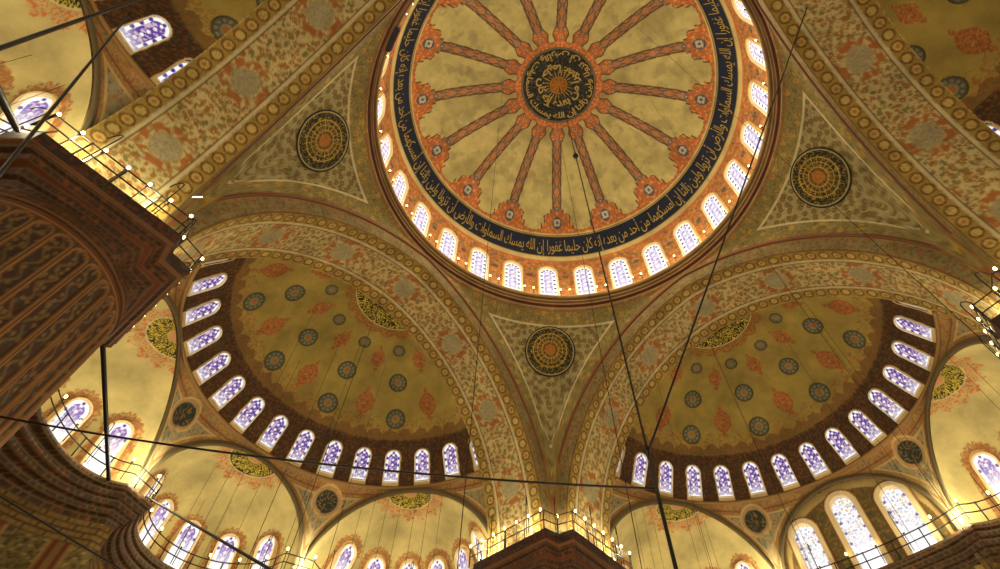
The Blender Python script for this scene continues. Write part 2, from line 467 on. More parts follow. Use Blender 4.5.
def roundel_col(R, A, Rm):
    t = R/Rm
    c = np.broadcast_to(C(40, 44, 34), R.shape+(3,)).copy()
    c = mix(c, GOLD*0.75, scribble(A*3.4, R*3.0, 41, 0.12)*0.8*(t < 0.93))
    for q in (0.33, 0.50, 0.66): c = mix(c, GOLD*0.8, line(t-q, 0.008, 0.012)*0.9)
    sp = ((A*20/(2*PI)) % 1)-0.5
    c = mix(c, GOLD*0.8, line(sp*R, 0.025, 0.03)*(t < 0.72)*(t > 0.28))
    c = mix(c, C(160, 88, 38), smooth(0.24, 0.19, t)); c = mix(c, GOLD*0.6, scribble(A*1.5, R*4, 43, 0.2)*(t < 0.22)*0.8); c = mix(c, C(166, 116, 44), scribble(A*4, R*3, 44, 0.2)*(t < 0.5)*(t > 0.24)*0.6)
    c = mix(c, C(170, 156, 100), line(t-0.93, 0.012, 0.01)); c = mix(c, C(32, 34, 30), (t > 0.955)*1.0)
    return c
def pend_z(x, y):
    d = np.hypot(x, y); ph = np.arctan2(y, x)
    dB = 12.0/np.maximum(np.cos(ph), np.sin(ph)); side = 12.0*np.minimum(np.tan(np.minimum(ph, PI/2-ph)), 1.0)
    zB = mz_at(side); low = smooth(11.2, 12.0, side); zB = zB*(1-low)+18.7*low
    zs = lambda q: 20.93+np.sqrt(np.maximum(288-q*q, 0.0))
    k = np.clip((d-12.0)/np.maximum(dB-12.0, 1e-6), 0, 1)
    return zs(d)+(zB-zs(dB))*k**7
DM, RM = 13.83, 1.72
ZM = float(pend_z(np.array(DM*math.sqrt(.5)), np.array(DM*math.sqrt(.5))))
nrm = np.array([DM*math.sqrt(.5), DM*math.sqrt(.5), ZM-20.93]); nrm /= np.linalg.norm(nrm)
t1v = np.array([math.sqrt(.5), -math.sqrt(.5), 0]); t2v = np.cross(nrm, t1v)
pc = np.array([DM*math.sqrt(.5), DM*math.sqrt(.5), ZM])
def roundel_pt(R, A):
    q = pc+R[..., None]*(np.cos(A)[..., None]*t1v+np.sin(A)[..., None]*t2v)
    q[..., 2] = 20.93+np.sqrt(288-q[..., 0]**2-q[..., 1]**2)
    return q-nrm*0.07
roundel_me = disc_mesh('script_roundel', 0.01, RM, roundel_pt, lambda R, A: roundel_col(R, A, RM), 0.035)
PEND = [('far pendentive between the two half domes, with a dark gold-script roundel', 0), ('left pendentive beside the great dome, above the near fluted pier', 1),
        ('near pendentive behind the great dome, above the frame', 2), ('right pendentive beside the great dome, at the right of the picture', 3)]
for lab, k in PEND:
    o = tag(put('pendentive', pend_me, None, k*PI/2), lab, 'pendentive', kind='structure')
    r_ = put('script_roundel', roundel_me, o); r_['label'] = 'dark green roundel with gold script and an orange centre'

# arch with wall face, soffit and moulding: canonical side +y
def lerp(a, b, t): return a*(1-t)+b*t
EX, EZ = pointed(11.10, 1.59, HS, 220)
IX, IZ = 11.0*np.cos(np.linspace(0, PI/2, 220)), HS+11.77*np.sin(np.linspace(0, PI/2, 220))
YF, YB = 12.0, 15.85
def arch_curve(t):                            # t 0 front, 1 back
    X = lerp(EX, IX, t); Z = lerp(EZ, IZ, t)
    X = np.concatenate([[X[0]], X]); Z = np.concatenate([[18.66], Z])
    return full_arch(X, Z)
def soffit_mesh():
    c0 = np.stack(arch_curve(0.5), 1)
    d = np.concatenate([[0], np.cumsum(np.linalg.norm(np.diff(c0, axis=0), axis=1))])
    n = int(d[-1]/0.062); s = np.linspace(0, d[-1], n)
    T = np.linspace(0, 1, 64)
    rows = []
    for t in T:
        X, Z = arch_curve(t)
        rows.append(np.stack([np.interp(s, d, X), np.full(n, lerp(YF, YB, t)), np.interp(s, d, Z)], -1))
    P = np.array(rows)
    L = d[-1]; U = np.repeat((s-L/2)[None], 64, 0); V = T[:, None]*3.85+0*U
    ground = C(196, 180, 122)
    c = arabesque(U, V, ground, 51, C(158, 108, 52), C(124, 120, 74), 1.35)
    # warmer green-grey flecks
    dd, ii = worley(U*3.1, V*3.1, 57)
    c = mix(c, C(146, 118, 62), smooth(0.36, 0.24, dd)*(ii > 0.45)*0.8)
    # rosettes in leaf wreaths
    pitch = 4.86; ph = (U/pitch+0.5) % 1.0-0.5
    rx = ph*pitch; ry = V-1.93
    d0 = np.hypot(rx*0.95, ry)
    ang = np.arctan2(ry, rx)
    c = mix(c, ground, smooth(1.12, 1.05, d0)*0.25)
    wre = line(d0-0.86-0.05*np.sin(9*ang), 0.13, 0.08)
    c = mix(c, C(164, 100, 46), wre*smooth(0.30, 0.5, noise(ang*5.5+20, d0*5, 3))*0.95)
    c = mix(c, C(168, 156, 116), smooth(0.64, 0.60, d0))
    c = mix(c, C(138, 130, 98), (scribble(U*3, V*3, 61, 0.2))*(d0 < 0.6)*0.75)
    # border bands with linked circles
    for lo, hi in ((0.06, 0.72), (3.13, 3.79)):
        inb = (V > lo)*(V < hi)*1.0
        cc = np.broadcast_to(C(160, 134, 62), P.shape).copy()
        pu = (U/0.72) % 1.0-0.5
        k = np.floor(U/0.72) % 2
        dc = np.hypot(pu*0.72, V-(lo+hi)/2)
        cc = mix(cc, C(190, 166, 92), smooth(0.25, 0.22, dc))
        cc = mix(cc, C(112, 74, 30), line(dc-0.25, 0.03, 0.03)); cc = mix(cc, C(172, 116, 46), smooth(0.12, 0.08, dc)*k)
        cc = mix(cc, C(120, 92, 44), scribble(U*2, V*2, 63, 0.12)*0.5)
        c = c*(1-inb[..., None])+cc*inb[..., None]
    for v0 in (0.80, 3.05): c = mix(c, C(200, 188, 142), line(V-v0, 0.05, 0.03)); c = mix(c, C(120, 88, 50), line(V-v0-(0.1 if v0 < 2 else -0.1), 0.02, 0.02))
    c = mix(c, C(110, 76, 40), (V < 0.06)*1.0)
    return grid_mesh('arch_soffit', P, c, PLASTER)
def arch_face_mesh():
    n = 420
    ex, ez = arch_curve(0); q = np.stack([ex, ez], 1); q, s = resample(q, 0.1)
    c0 = np.array([0, 0])
    # matching outer curve
    mx, mz = full_arch(np.concatenate([[12.0], np.minimum(MX, 12.0)]), np.concatenate([[18.66], MZ]))
    m2, _ = resample(np.stack([mx, mz], 1), 0.1)
    N = 560
    a = np.stack([np.interp(np.linspace(0, 1, N), np.linspace(0, 1, len(q)), q[:, k]) for k in (0, 1)], 1)
    b = np.stack([np.interp(np.linspace(0, 1, N), np.linspace(0, 1, len(m2)), m2[:, k]) for k in (0, 1)], 1)
    T = np.linspace(0, 1, 20)
    P2 = a[None]*(1-T[:, None, None])+b[None]*T[:, None, None]
    P = np.stack([P2[..., 0], np.full(P2.shape[:2], 12.0), P2[..., 1]], -1)
    U = np.repeat(np.linspace(0, s[-1], N)[None], 20, 0); V = T[:, None]+0*U
    c = arabesque(U, V, C(142, 128, 84), 71, C(146, 102, 54), C(112, 106, 70), 1.4)
    c = mix(c, C(172, 124, 62), (V > 0.86)*1.0); c = mix(c, C(120, 90, 52), (V < 0.08)*1.0)
    return grid_mesh('arch_face', P, c, PLASTER)
soffit_me, face_me = soffit_mesh(), arch_face_mesh()
mxf, mzf = full_arch(np.concatenate([[12.0], np.minimum(MX, 12.02)]), np.concatenate([[18.7], MZ]))
cur, _ = resample(np.stack([mxf, mzf], 1), 0.35)
mould_me = tube_mesh('arch_moulding', [(x, 11.98, z) for x, z in cur], 0.09, mat_plain('red_brown_moulding', (108, 66, 38), 0.55), 8)
ARCHN = {0: 'great painted arch on the left carrying the left half dome', 1: 'great painted arch running up to the left from the near pier, floral with grey rosettes',
         2: 'great painted arch running down the upper right of the picture, floral with grey rosettes', 3: 'great painted arch on the right carrying the half dome above the three tall windows'}
for k in range(4):
    o = tag(put('arch_soffit', soffit_me, None, k*PI/2), ARCHN[k], 'arch', kind='structure')
    put('arch_face', face_me, o); put('arch_moulding', mould_me, o)

# ------------------------------------------------------------------ half domes: canonical side +y, centre (0, SO)
def semi_R(z):
    x = 11.0*np.sqrt(np.maximum(1-((z-HS)/11.77)**2, 0)); return np.sqrt(x*x+1.39**2)
ZRING = 24.15
def semi_mesh(bl, rd, sh):
    z0 = ZRING+(30.83-ZRING)*(1-(1-np.linspace(0, 1, 2000))**2)
    pf = np.stack([semi_R(z0), z0], 1); pf, s = resample(pf, 0.062)
    n = len(pf)
    NA = 520
    amax = np.arccos(np.clip(1.39/pf[:, 0], -1, 1))
    A = np.linspace(-1, 1, NA)[None]*amax[:, None]    # 0 = straight back
    R = np.repeat(pf[:, :1], NA, 1); Z = np.repeat(pf[:, 1:], NA, 1); S = np.repeat(s[:, None], NA, 1)
    P = np.stack([R*np.sin(A), SO+R*np.cos(A), Z], -1)
    arc = A*R
    ground = C(158, 138, 66)
    c = np.broadcast_to(ground, P.shape).copy()
    c = mix(c, ground*0.68, smooth(0.5, 0.8, fbm(P[..., 0]*0.7, P[..., 1]*0.7, 81))*0.7)
    # dark window zone with lattice, its fringe growing up
    s_w = float(np.interp(26.75, pf[:, 1], s))
    fr = 0.35*np.abs(np.sin(A*26))+0.18*noise(A*70, S*4, 5)
    zone = smooth(0.25, -0.25, S-(s_w-0.1)-0.2*noise(A*60, S*3, 8))
    dk = arabesque(arc, S, C(66, 44, 24), 83, C(108, 68, 36), C(76, 72, 44), 2.2)
    c = c*(1-zone[..., None])+dk*zone[..., None]
    f2 = (S > s_w-0.1)*(S < s_w+0.15+fr)*1.0
    fp = arabesque(arc, S, C(120, 92, 44), 85, C(140, 94, 48), C(120, 104, 56), 2.6)
    c = c*(1-f2[..., None])+fp*f2[..., None]
    f3 = (S > s_w+0.15+fr)*(S < s_w+0.9+fr)*(scribble(arc*1.6, S*1.6, 87, 0.2))*0.8
    c = mix(c, C(150, 90, 42), f3)
    # roundels and cartouches
    def ring(Rq, angs, fn):
        nonlocal c
        sq = float(np.interp(-Rq, -pf[:, 0], s))
        for a in angs:
            dx = (A-math.radians(a))*Rq; dy = S-sq
            c = fn(c, dx, dy)
    def blue(sz):
        def f(c, dx, dy):
            d = np.hypot(dx, dy)
            an = np.arctan2(dy, dx)
            c = mix(c, C(84, 86, 68), smooth(sz, sz-0.05, d)); c = mix(c, C(124, 122, 94), line(d-sz*0.70, 0.05, 0.05)*(np.sin(an*10) > -0.2))
            c = mix(c, C(132, 132, 90), smooth(sz*0.5, sz*0.42, d)); c = mix(c, C(160, 100, 46), smooth(sz*0.36, sz*0.22, d+0.05*np.cos(6*an)))
            return mix(c, C(70, 60, 36), line(d-sz, 0.025, 0.03))
        return f
    def red(L, W):
        def f(c, dx, dy):
            body = (np.abs(dx)/W)**1.6+(np.abs(dy)/(L*0.62))**1.6
            tail = (np.abs(dx)/(W*0.30))+(np.abs(dy)/L)
            knob = np.hypot(dx, np.abs(dy)-L*0.72)
            m = np.maximum(np.maximum(smooth(1.05, 0.93, body), smooth(1.1, 0.9, tail)), smooth(W*0.30, W*0.22, knob))
            q = mix(np.broadcast_to(C(150, 88, 44), c.shape), C(176, 138, 70), scribble(dx*2.4+9, dy*2.4+3, 89, 0.22)*0.75)
            c = c*(1-m[..., None])+q*m[..., None]
            return mix(c, C(176, 104, 50), line(body-0.5, 0.06, 0.06)*0.8)
        return f
    bl = [q+sh for q in bl]; rd = [q+sh for q in rd]
    ring(7.65, bl, blue(0.60)); ring(5.85, bl, blue(0.56)); ring(3.95, bl, blue(0.36))
    ring(7.05, rd, red(1.25, 0.60)); ring(4.6, rd, red(1.0, 0.46))
    # fringe round the crown
    c = mix(c, C(150, 88, 40), (R < 2.95+0.25*np.abs(np.sin(A*9)))*(0.35+0.65*scribble(arc*1.8, S*1.8, 91, 0.25)))
    # holes for the windows
    s_top = None
    wk = np.round(A/0.2069); wk = np.clip(wk, -7, 7)
    dA = (A-wk*0.2069)*R
    sy = S-float(np.interp(24.50, pf[:, 1], s))
    hh = 1.46
    dW = np.where(sy < hh, np.abs(dA), np.hypot(dA, sy-hh))
    c = mix(c, C(214, 190, 130), smooth(0.53, 0.51, dW)*(sy < 3))
    hole = (dW < 0.46) & (sy > 0.0) & (sy < 3)
    mask = ~(hole[:-1, :-1] & hole[1:, :-1] & hole[1:, 1:] & hole[:-1, 1:])
    return grid_mesh('half_dome', P, c, PLASTER, mask=mask)
semi_L = semi_mesh((-51, -17, 17, 51), (-68, -34, 0, 34, 68), -4.2)
semi_Rr = semi_mesh((-51, -17, 17, 51), (-68, -34, 0, 34, 68), 3.6)
semi_U = semi_mesh((-79, -47, -15, 15, 47, 79), (-63, -31, 0, 31, 63), 0.0)
BETA = math.radians(55.37)                    # direction of the side exedrae from the axis
ARCHES = {'mid': dict(a=0.0, D=10.19, r=4.56, hs=19.68, top=23.72), 'right': dict(a=BETA, D=9.94, r=5.48, hs=18.70, top=23.75),
          'left': dict(a=-BETA, D=9.94, r=5.48, hs=18.70, top=23.75)}
def ex_arch(d, x):                            # height of an exedra arch at half width x
    return d['hs']+(d['top']-d['hs'])*np.sqrt(np.maximum(1-(np.abs(x)/d['r'])**2.0, 0))
def vault_pend_mesh():
    amax = math.radians(84.9)
    A = np.linspace(-amax, amax, 620)
    B = np.zeros_like(A); ZB = np.full_like(A, 18.66); RB = np.full_like(A, 11.2)
    on = np.zeros_like(A)
    for d in ARCHES.values():
        loc = A-d['a']; half = math.atan(d['r']/d['D'])
        m = np.abs(loc) <= half
        RB[m] = d['D']/np.cos(loc[m]); ZB[m] = ex_arch(d, d['D']*np.tan(loc[m])); on[m] = 1
    R0 = float(semi_R(ZRING))
    T = np.linspace(0, 1, 90)[:, None]
    tt = np.sin(T*PI/2)
    Rr = R0+(RB-R0)[None]*tt; Zz = ZRING+(ZB-ZRING)[None]*(1-np.cos(T*PI/2)*1.0)
    P = np.stack([Rr*np.sin(A), SO+Rr*np.cos(A), Zz], -1)
    arc = A[None]*10.3+0*Zz
    dA = np.zeros_like(Zz)+9
    for d in ARCHES.values():
        loc = A-d['a']; x = Rr*np.sin(loc)[None]
        # distance above the arch curve
        q = np.hypot(np.abs(x), np.maximum(Zz-d['hs'], 0)*d['r']/(d['top']-d['hs']))-d['r']
        dA = np.minimum(dA, np.abs(q))
    dR = ZRING-Zz
    c = arabesque(arc, Zz, C(150, 142, 106), 101, C(156, 116, 66), C(92, 100, 92), 2.0)
    edge = (np.minimum(dA, dR) < 0.62)*1.0
    e = arabesque(arc, Zz, C(152, 126, 76), 103, C(164, 100, 52), C(120, 100, 60), 2.4)
    c = c*(1-edge[..., None])+e*edge[..., None]
    c = mix(c, C(190, 160, 100), line(np.minimum(dA, dR)-0.62, 0.04)); c = mix(c, C(120, 60, 30), line(np.minimum(dA, dR)-0.35, 0.03)*0.7)
    low = smooth(21.9, 20.8, Zz+0*arc)
    c = mix(c, C(214, 198, 142), low*0.85)  # cream foot, lightened further to paint in the glow at the gallery corners
    c = mix(c, C(156, 92, 48), low*line(dA-0.30, 0.05)*0.7)
    for a in (-27.6, 27.6):
        d = np.hypot((A[None]-math.radians(a))*10.35, Zz-23.22)
        c = mix(c, C(168, 136, 88), smooth(0.86, 0.80, d)); c = mix(c, C(196, 160, 100), line(d-0.84, 0.03))
        c = mix(c, C(46, 54, 46), smooth(0.64, 0.60, d)); c = mix(c, C(150, 112, 46), scribble((arc-a)*1.7, Zz*1.7, 105, 0.14)*(d < 0.55)*0.8)
    return grid_mesh('vault_pendentives', P, c, PLASTER)
vp_me = vault_pend_mesh()
# sill ring moulding of the half dome
ra = np.linspace(-math.radians(82), math.radians(82), 90)
R0 = float(semi_R(ZRING))
sill_me = tube_mesh('sill_moulding', [((R0-0.05)*math.sin(a), SO+(R0-0.05)*math.cos(a), ZRING+0.02) for a in ra], 0.11, mat_plain('ochre_moulding', (140, 104, 52), 0.6), 8)

# windows -----------------------------------------------------------
def arch_outline(hw, h, n=14, pt=1.0):        # closed outline, base centre at the origin
    pts = [(-hw, 0), (hw, 0)]
    hc = h-hw*pt
    for i in range(n+1):
        a = PI*i/n
        pts.append((hw*math.cos(a), hc+hw*pt*math.sin(a)))
    return pts
def window_frame_mesh(name, hw, h, t, depth, mat):
    """plaster reveal: x width, z up, -y towards the hall"""
    bm = bmesh.new()
    O = arch_outline(hw+t, h+t, 16); I = arch_outline(hw, h, 16)
    O = [(x, z if i > 1 else -t) for i, (x, z) in enumerate(O)]
    n = len(O)
    vf = [bm.verts.new((x, -0.07, z)) for x, z in O]; vi = [bm.verts.new((x, -0.07, z)) for x, z in I]
    vb = [bm.verts.new((x, depth, z)) for x, z in I]; vo = [bm.verts.new((x, depth, z)) for x, z in O]
    for i in range(n):
        j = (i+1) % n
        bm.faces.new((vf[i], vf[j], vi[j], vi[i])); bm.faces.new((vi[i], vi[j], vb[j], vb[i]))
        bm.faces.new((vo[j], vo[i], vb[i], vb[j])); bm.faces.new((vf[j], vf[i], vo[i], vo[j]))
    return bm_mesh(name, bm, mat)
def pane_mesh(name, hw, h, y, colf, step=0.035, mat=None):
    nx = int(2*hw/step)+1; nz = int(h/step)+1
    X, Z = np.meshgrid(np.linspace(-hw, hw, nx), np.linspace(0, h, nz))
    hc = h-hw
    inside = (Z <= hc) | (np.hypot(X, Z-hc) <= hw+0.02)
    mask = inside[:-1, :-1] & inside[1:, 1:]
    P = np.stack([X, np.full_like(X, y), Z], -1)
    return grid_mesh(name, P, colf(X, Z, hw, h), mat, mask=mask)
WHITE = C(255, 250, 246); PURPLE = C(96, 62, 150); BLUEV = C(66, 52, 170); LILAC = C(176, 156, 220)
def stained(X, Z, hw, h, dots=C(50, 34, 140), lat=C(84, 46, 140), white=0.50, seed=0, pitch=0.30, cols=3):
    hc = h-hw
    e = np.where(Z < hc, hw-np.abs(X), hw-np.hypot(X, Z-hc)); e = np.minimum(e, Z+0.02)
    c = np.broadcast_to(WHITE, X.shape+(3,)).copy()
    inn = (e > hw*0.36)*1.0
    lt = np.broadcast_to(lat, c.shape).copy()
    px = hw*0.62
    # white stars on a violet lattice
    a = (Z/(px*1.05)) % 1.0-0.5
    d = np.hypot(X, a*px*1.05)
    lt = mix(lt, WHITE, smooth(px*0.32, px*0.2, d))
    b = ((Z/(px*1.05))+0.5) % 1.0-0.5
    lt = mix(lt, C(190, 160, 226), smooth(px*0.20, px*0.10, np.hypot(np.abs(X)-px*0.52, b*px*1.05)))
    lt = mix(lt, C(220, 190, 200), (noise(X*14+5, Z*14, seed+3) > 0.66)*0.8)
    c = c*(1-inn[..., None])+lt*inn[..., None]
    # dark blue studs on the white border
    st = ((Z/(h/4.6)) % 1.0-0.5)*(h/4.6)
    d = np.hypot(np.abs(X)-hw*0.84, st)
    c = mix(c, dots, smooth(0.115, 0.075, d)*(Z < hc+0.15))
    d = np.hypot(X, Z-(h-0.12)); c = mix(c, dots, smooth(0.1, 0.06, d))
    fade = smooth(h*(0.42 if h < 2.5 else 0.85), h*(0.0 if h < 2.5 else 0.3), Z)
    return mix(c, WHITE, fade*white)
def stained_dome(X, Z, hw, h):
    hc = h-hw
    c = np.broadcast_to(WHITE, X.shape+(3,)).copy()
    rows = (Z/0.55) % 1.0-0.5
    d = np.hypot(np.abs(X)-hw*0.70, rows*0.55)
    c = mix(c, C(34, 30, 56), smooth(0.13, 0.08, d)*(Z < hc+0.1))
    for i in range(5):
        a = PI*(i+0.5)/5
        c = mix(c, C(34, 30, 56), smooth(0.12, 0.08, np.hypot(X-hw*0.66*math.cos(a), Z-hc-hw*0.66*math.sin(a))))
    m = (np.abs(X) < hw*0.42)*(Z < hc+hw*0.4)*(Z > 0.25)
    lat = mix(np.broadcast_to(C(206, 190, 226), c.shape), C(122, 92, 160), (noise(X*7+3, Z*5, 7) > 0.52)*0.75)
    lat = mix(lat, WHITE, smooth(0.17, 0.10, np.hypot(X, (((Z+0.2)/0.55) % 1.0-0.5)*0.55)))
    c = c*(1-(m*0.85)[..., None])+lat*(m*0.85)[..., None]
    return mix(c, WHITE, smooth(1.6, 0.1, Z)*0.6)
REVEAL = mat_plain('white_window_reveal', (236, 214, 164), 0.7)
G_D, G_S, G_E, G_T = mat_glow('dome_stained_glass', 1.15), mat_glow('halfdome_stained_glass', 1.0), mat_glow('exedra_stained_glass', 1.15), mat_glow('tall_stained_glass', 1.3)
fr_d = window_frame_mesh('window', 0.66, 4.05, 0.09, 0.4, REVEAL); pn_d = pane_mesh('pane', 0.68, 4.08, 0.12, stained_dome, 0.04, G_D)
fr_s = window_frame_mesh('window', 0.44, 1.88, 0.045, 0.2, mat_plain('pale_window_reveal', (240, 228, 206), 0.7)); pn_s = pane_mesh('pane', 0.46, 1.90, 0.08, stained, 0.03, G_S)
fr_e = window_frame_mesh('window', 0.50, 3.1, 0.10, 0.4, REVEAL)
pn_e = pane_mesh('pane', 0.52, 3.12, 0.12, lambda X, Z, a, b: stained(X, Z, a, b, C(50, 44, 150), C(128, 100, 168), 1.0, 5), 0.035, G_E)
def tall(X, Z, hw, h):
    c = np.broadcast_to(C(236, 234, 236), X.shape+(3,)).copy()
    d, i = worley(X*5.5, Z*5.5, 7)
    c = mix(c, C(206, 176, 84), smooth(0.34, 0.26, d)*(i < 0.3)*smooth(0.3*h, 0.8*h, Z)); c = mix(c, C(120, 130, 170), smooth(0.30, 0.2, d)*(i > 0.72)*(0.3+0.7*smooth(0.2*h, 0.7*h, Z)))
    c = mix(c, C(90, 80, 90), line(d-0.42, 0.05, 0.05)*0.5)
    st = ((Z/0.62) % 1.0-0.5)*0.62
    c = mix(c, C(90, 76, 150), smooth(0.11, 0.06, np.hypot(np.abs(X)-hw*0.84, st)))
    return mix(c, WHITE, smooth(0.5*h, 0.1*h, Z)*0.7)
pn_t = {h: pane_mesh('pane', 0.68, h+0.02, 0.3, tall, 0.035, G_T) for h in (4.0, 4.8)}
fr_t = {h: window_frame_mesh('window', 0.66, h, 0.28, 0.55, REVEAL) for h in (4.0, 4.8)}
WN = [0]
def window(frame_me, pane_me_, base, top, outward, label, group=None):
    """base/top: points on the wall; outward: horizontal unit vector away from the hall"""
    WN[0] += 1
    base, top, ow = Vector(base), Vector(top), Vector(outward)
    up = (top-base).normalized()
    xax = up.cross(ow).normalized(); xax = ow.cross(up).normalized()
    yax = up.cross(xax).normalized()
    M = Matrix(((xax.x, yax.x, up.x, base.x), (xax.y, yax.y, up.y, base.y), (xax.z, yax.z, up.z, base.z), (0, 0, 0, 1)))
    o = bpy.data.objects.new('window_%d' % WN[0], frame_me); COL.objects.link(o)
    o.matrix_world = M
    tag(o, label, 'window', group, 'structure')
    p = bpy.data.objects.new('stained_glass_pane', pane_me_); COL.objects.link(p); p.parent = o
    return o
ORD = ['first', 'second', 'third', 'fourth', 'fifth', 'sixth', 'seventh', 'eighth', 'ninth', 'tenth', 'eleventh', 'twelfth', 'thirteenth', 'fourteenth', 'fifteenth']
def ring_place(k):
    if k == 0: return 'straight above the far roundel'
    if k == 14: return 'opposite the far roundel'
    return '%s to the %s of the far roundel' % (ORD[(k if k < 14 else 28-k)-1], 'right' if k < 14 else 'left')
for k in range(28):
    a = PI/4-k*2*PI/28
    pt = lambda s, off=0.0: ((np.interp(s, ps, pr[:, 0])-off)*math.cos(a), (np.interp(s, ps, pr[:, 0])-off)*math.sin(a), float(np.interp(s, ps, pr[:, 1])))
    window(fr_d, pn_d, pt(0.35), pt(4.2), (math.cos(a), math.sin(a), 0),
           'white and lilac window at the foot of the great dome, '+ring_place(k), 'windows round the foot of the great dome')

# exedrae ------------------------------------------------------------
def exedra_dome_mesh(d, wins, wz):
    r, hs, top = d['r'], d['hs'], d['top']
    z = np.concatenate([np.linspace(17.0, hs, 24)[:-1], hs+(top-hs)*np.sin(np.linspace(0, PI/2, 300))])
    R = np.where(z <= hs, r, r*np.sqrt(np.maximum(1-((z-hs)/(top-hs))**2, 1e-6)))
    pf, s = resample(np.stack([R, z], 1), 0.065)
    A = np.linspace(-PI/2, PI/2, int(PI*r/0.065))
    Rg = np.repeat(pf[:, :1], len(A), 1); Zg = np.repeat(pf[:, 1:], len(A), 1); Ag = np.repeat(A[None], len(pf), 0); S = np.repeat(s[:, None], len(A), 1)
    P = np.stack([Rg*np.sin(Ag), Rg*np.cos(Ag), Zg], -1)
    cream = C(200, 184, 122)
    c = np.broadcast_to(cream, P.shape).copy()
    c = mix(c, cream*0.72, smooth(0.45, 0.8, fbm(P[..., 0]*0.6+4, Zg*0.6, 111))*0.6)
    fx, fy = P[..., 0], P[..., 1]
    rr = np.hypot(fx, fy)
    # crown: half roundel of gold script with a flame fringe
    an = np.arctan2(fx, fy)
    fl = 0.34*np.abs(np.sin(an*7))+0.10*np.abs(np.sin(an*21))
    m = (rr < 1.78+fl)*1.0
    c = mix(c, C(196, 106, 50), m*(0.22+0.70*scribble(an*3.0, rr*2.6, 113, 0.22)))
    c = mix(c, C(204, 196, 150), (rr < 1.42)*1.0)
    c = mix(c, C(30, 36, 34), (rr < 1.36)*1.0)
    c = mix(c, C(206, 184, 62), (rr < 1.30)*(rr > 0.42)*scribble(an*3.6, rr*4.2, 115, 0.30))
    c = mix(c, C(190, 170, 90), (rr < 0.44)*1.0); c = mix(c, C(196, 140, 96), (rr < 0.36)*1.0)
    # halos round the windows
    mask = None
    hole = np.zeros(Rg.shape, bool)
    hs_ = np.interp(wz, pf[:, 1], s)
    for a in wins:
        a = math.radians(a)
        rq = float(np.interp(wz-0.6, pf[:, 1], pf[:, 0]))
        dx = (Ag-a)*rq; dy = S-(hs_-0.56)
        dd = np.where(dy < 0, np.abs(dx), np.hypot(dx, dy))
        ang = np.arctan2(dx, dy)
        halo = (dd < 0.93+0.13*np.abs(np.sin(ang*9))*(dy > 0))*1.0
        pat = mix(np.broadcast_to(C(146, 98, 52), P.shape), C(190, 124, 70), scribble(dx*2+20, dy*2+7, 117, 0.24))
        pat = mix(pat, cream, (scribble(dx*1.5+4, dy*1.5, 119, 0.22))*0.6*(dd > 0.80))
        c = c*(1-halo[..., None]*0.9)+pat*halo[..., None]*0.9
        c = mix(c, C(230, 206, 140), (dd < 0.60)*1.0)
        hole |= (dd < 0.46) & (S > np.interp(wz-3.1, pf[:, 1], s))
    mk = ~(hole[:-1, :-1] & hole[1:, :-1] & hole[1:, 1:] & hole[:-1, 1:])
    return grid_mesh('exedra', P, c, PLASTER, mask=mk), pf, s
EXW = {'mid': ((-62, -31, 0, 31, 62), 21.35), 'right': ((-66, -39.5, -13, 13.5, 40, 66), 22.15), 'left': ((66, 39.5, 13, -13.5, -40, -66), 22.15)}
EXW = {'mid': ((-61, -31, -1, 30, 61), 21.35), 'right': ((-62, -34.7, -7.6, 17, 43, 70), 22.0), 'left': ((71, 44.2, 17.5, -9, -36, -62), 21.6)}
ex_me = {}
for nme, d in ARCHES.items():
    ex_me[nme] = exedra_dome_mesh(d, *EXW[nme])
# grey-brown rib along each exedra arch: a stepped moulding
def ex_rib_mesh(d):
    t = np.linspace(0, PI, 61)
    bm = bmesh.new()
    prof_ = [(0.0, -0.10), (0.16, -0.16), (0.20, -0.02), (0.34, -0.08), (0.40, 0.10)]
    rings = []
    pts = [(1.0, 17.4)]+[(math.cos(a), None) for a in t]+[(-1.0, 17.4)]
    for i, (cx, zz) in enumerate(pts):
        if zz is None:
            a = t[i-1]; x = d['r']*math.cos(a); z = d['hs']+(d['top']-d['hs'])*math.sin(a)
            nx, nz = math.cos(a), math.sin(a)
        else:
            x = d['r']*cx; z = zz; nx, nz = cx, 0
        rings.append([bm.verts.new((x+nx*(o-0.02), y, z+nz*(o-0.02))) for o, y in prof_])
    for A_, B_ in zip(rings[:-1], rings[1:]):
        for k in range(len(prof_)-1): bm.faces.new((A_[k], A_[k+1], B_[k+1], B_[k]))
    return bm_mesh('exedra_arch_rib', bm, mat_plain('grey_brown_arch_rib', (112, 98, 66), 0.6), True)
rib_me = {n: ex_rib_mesh(d) for n, d in ARCHES.items()}

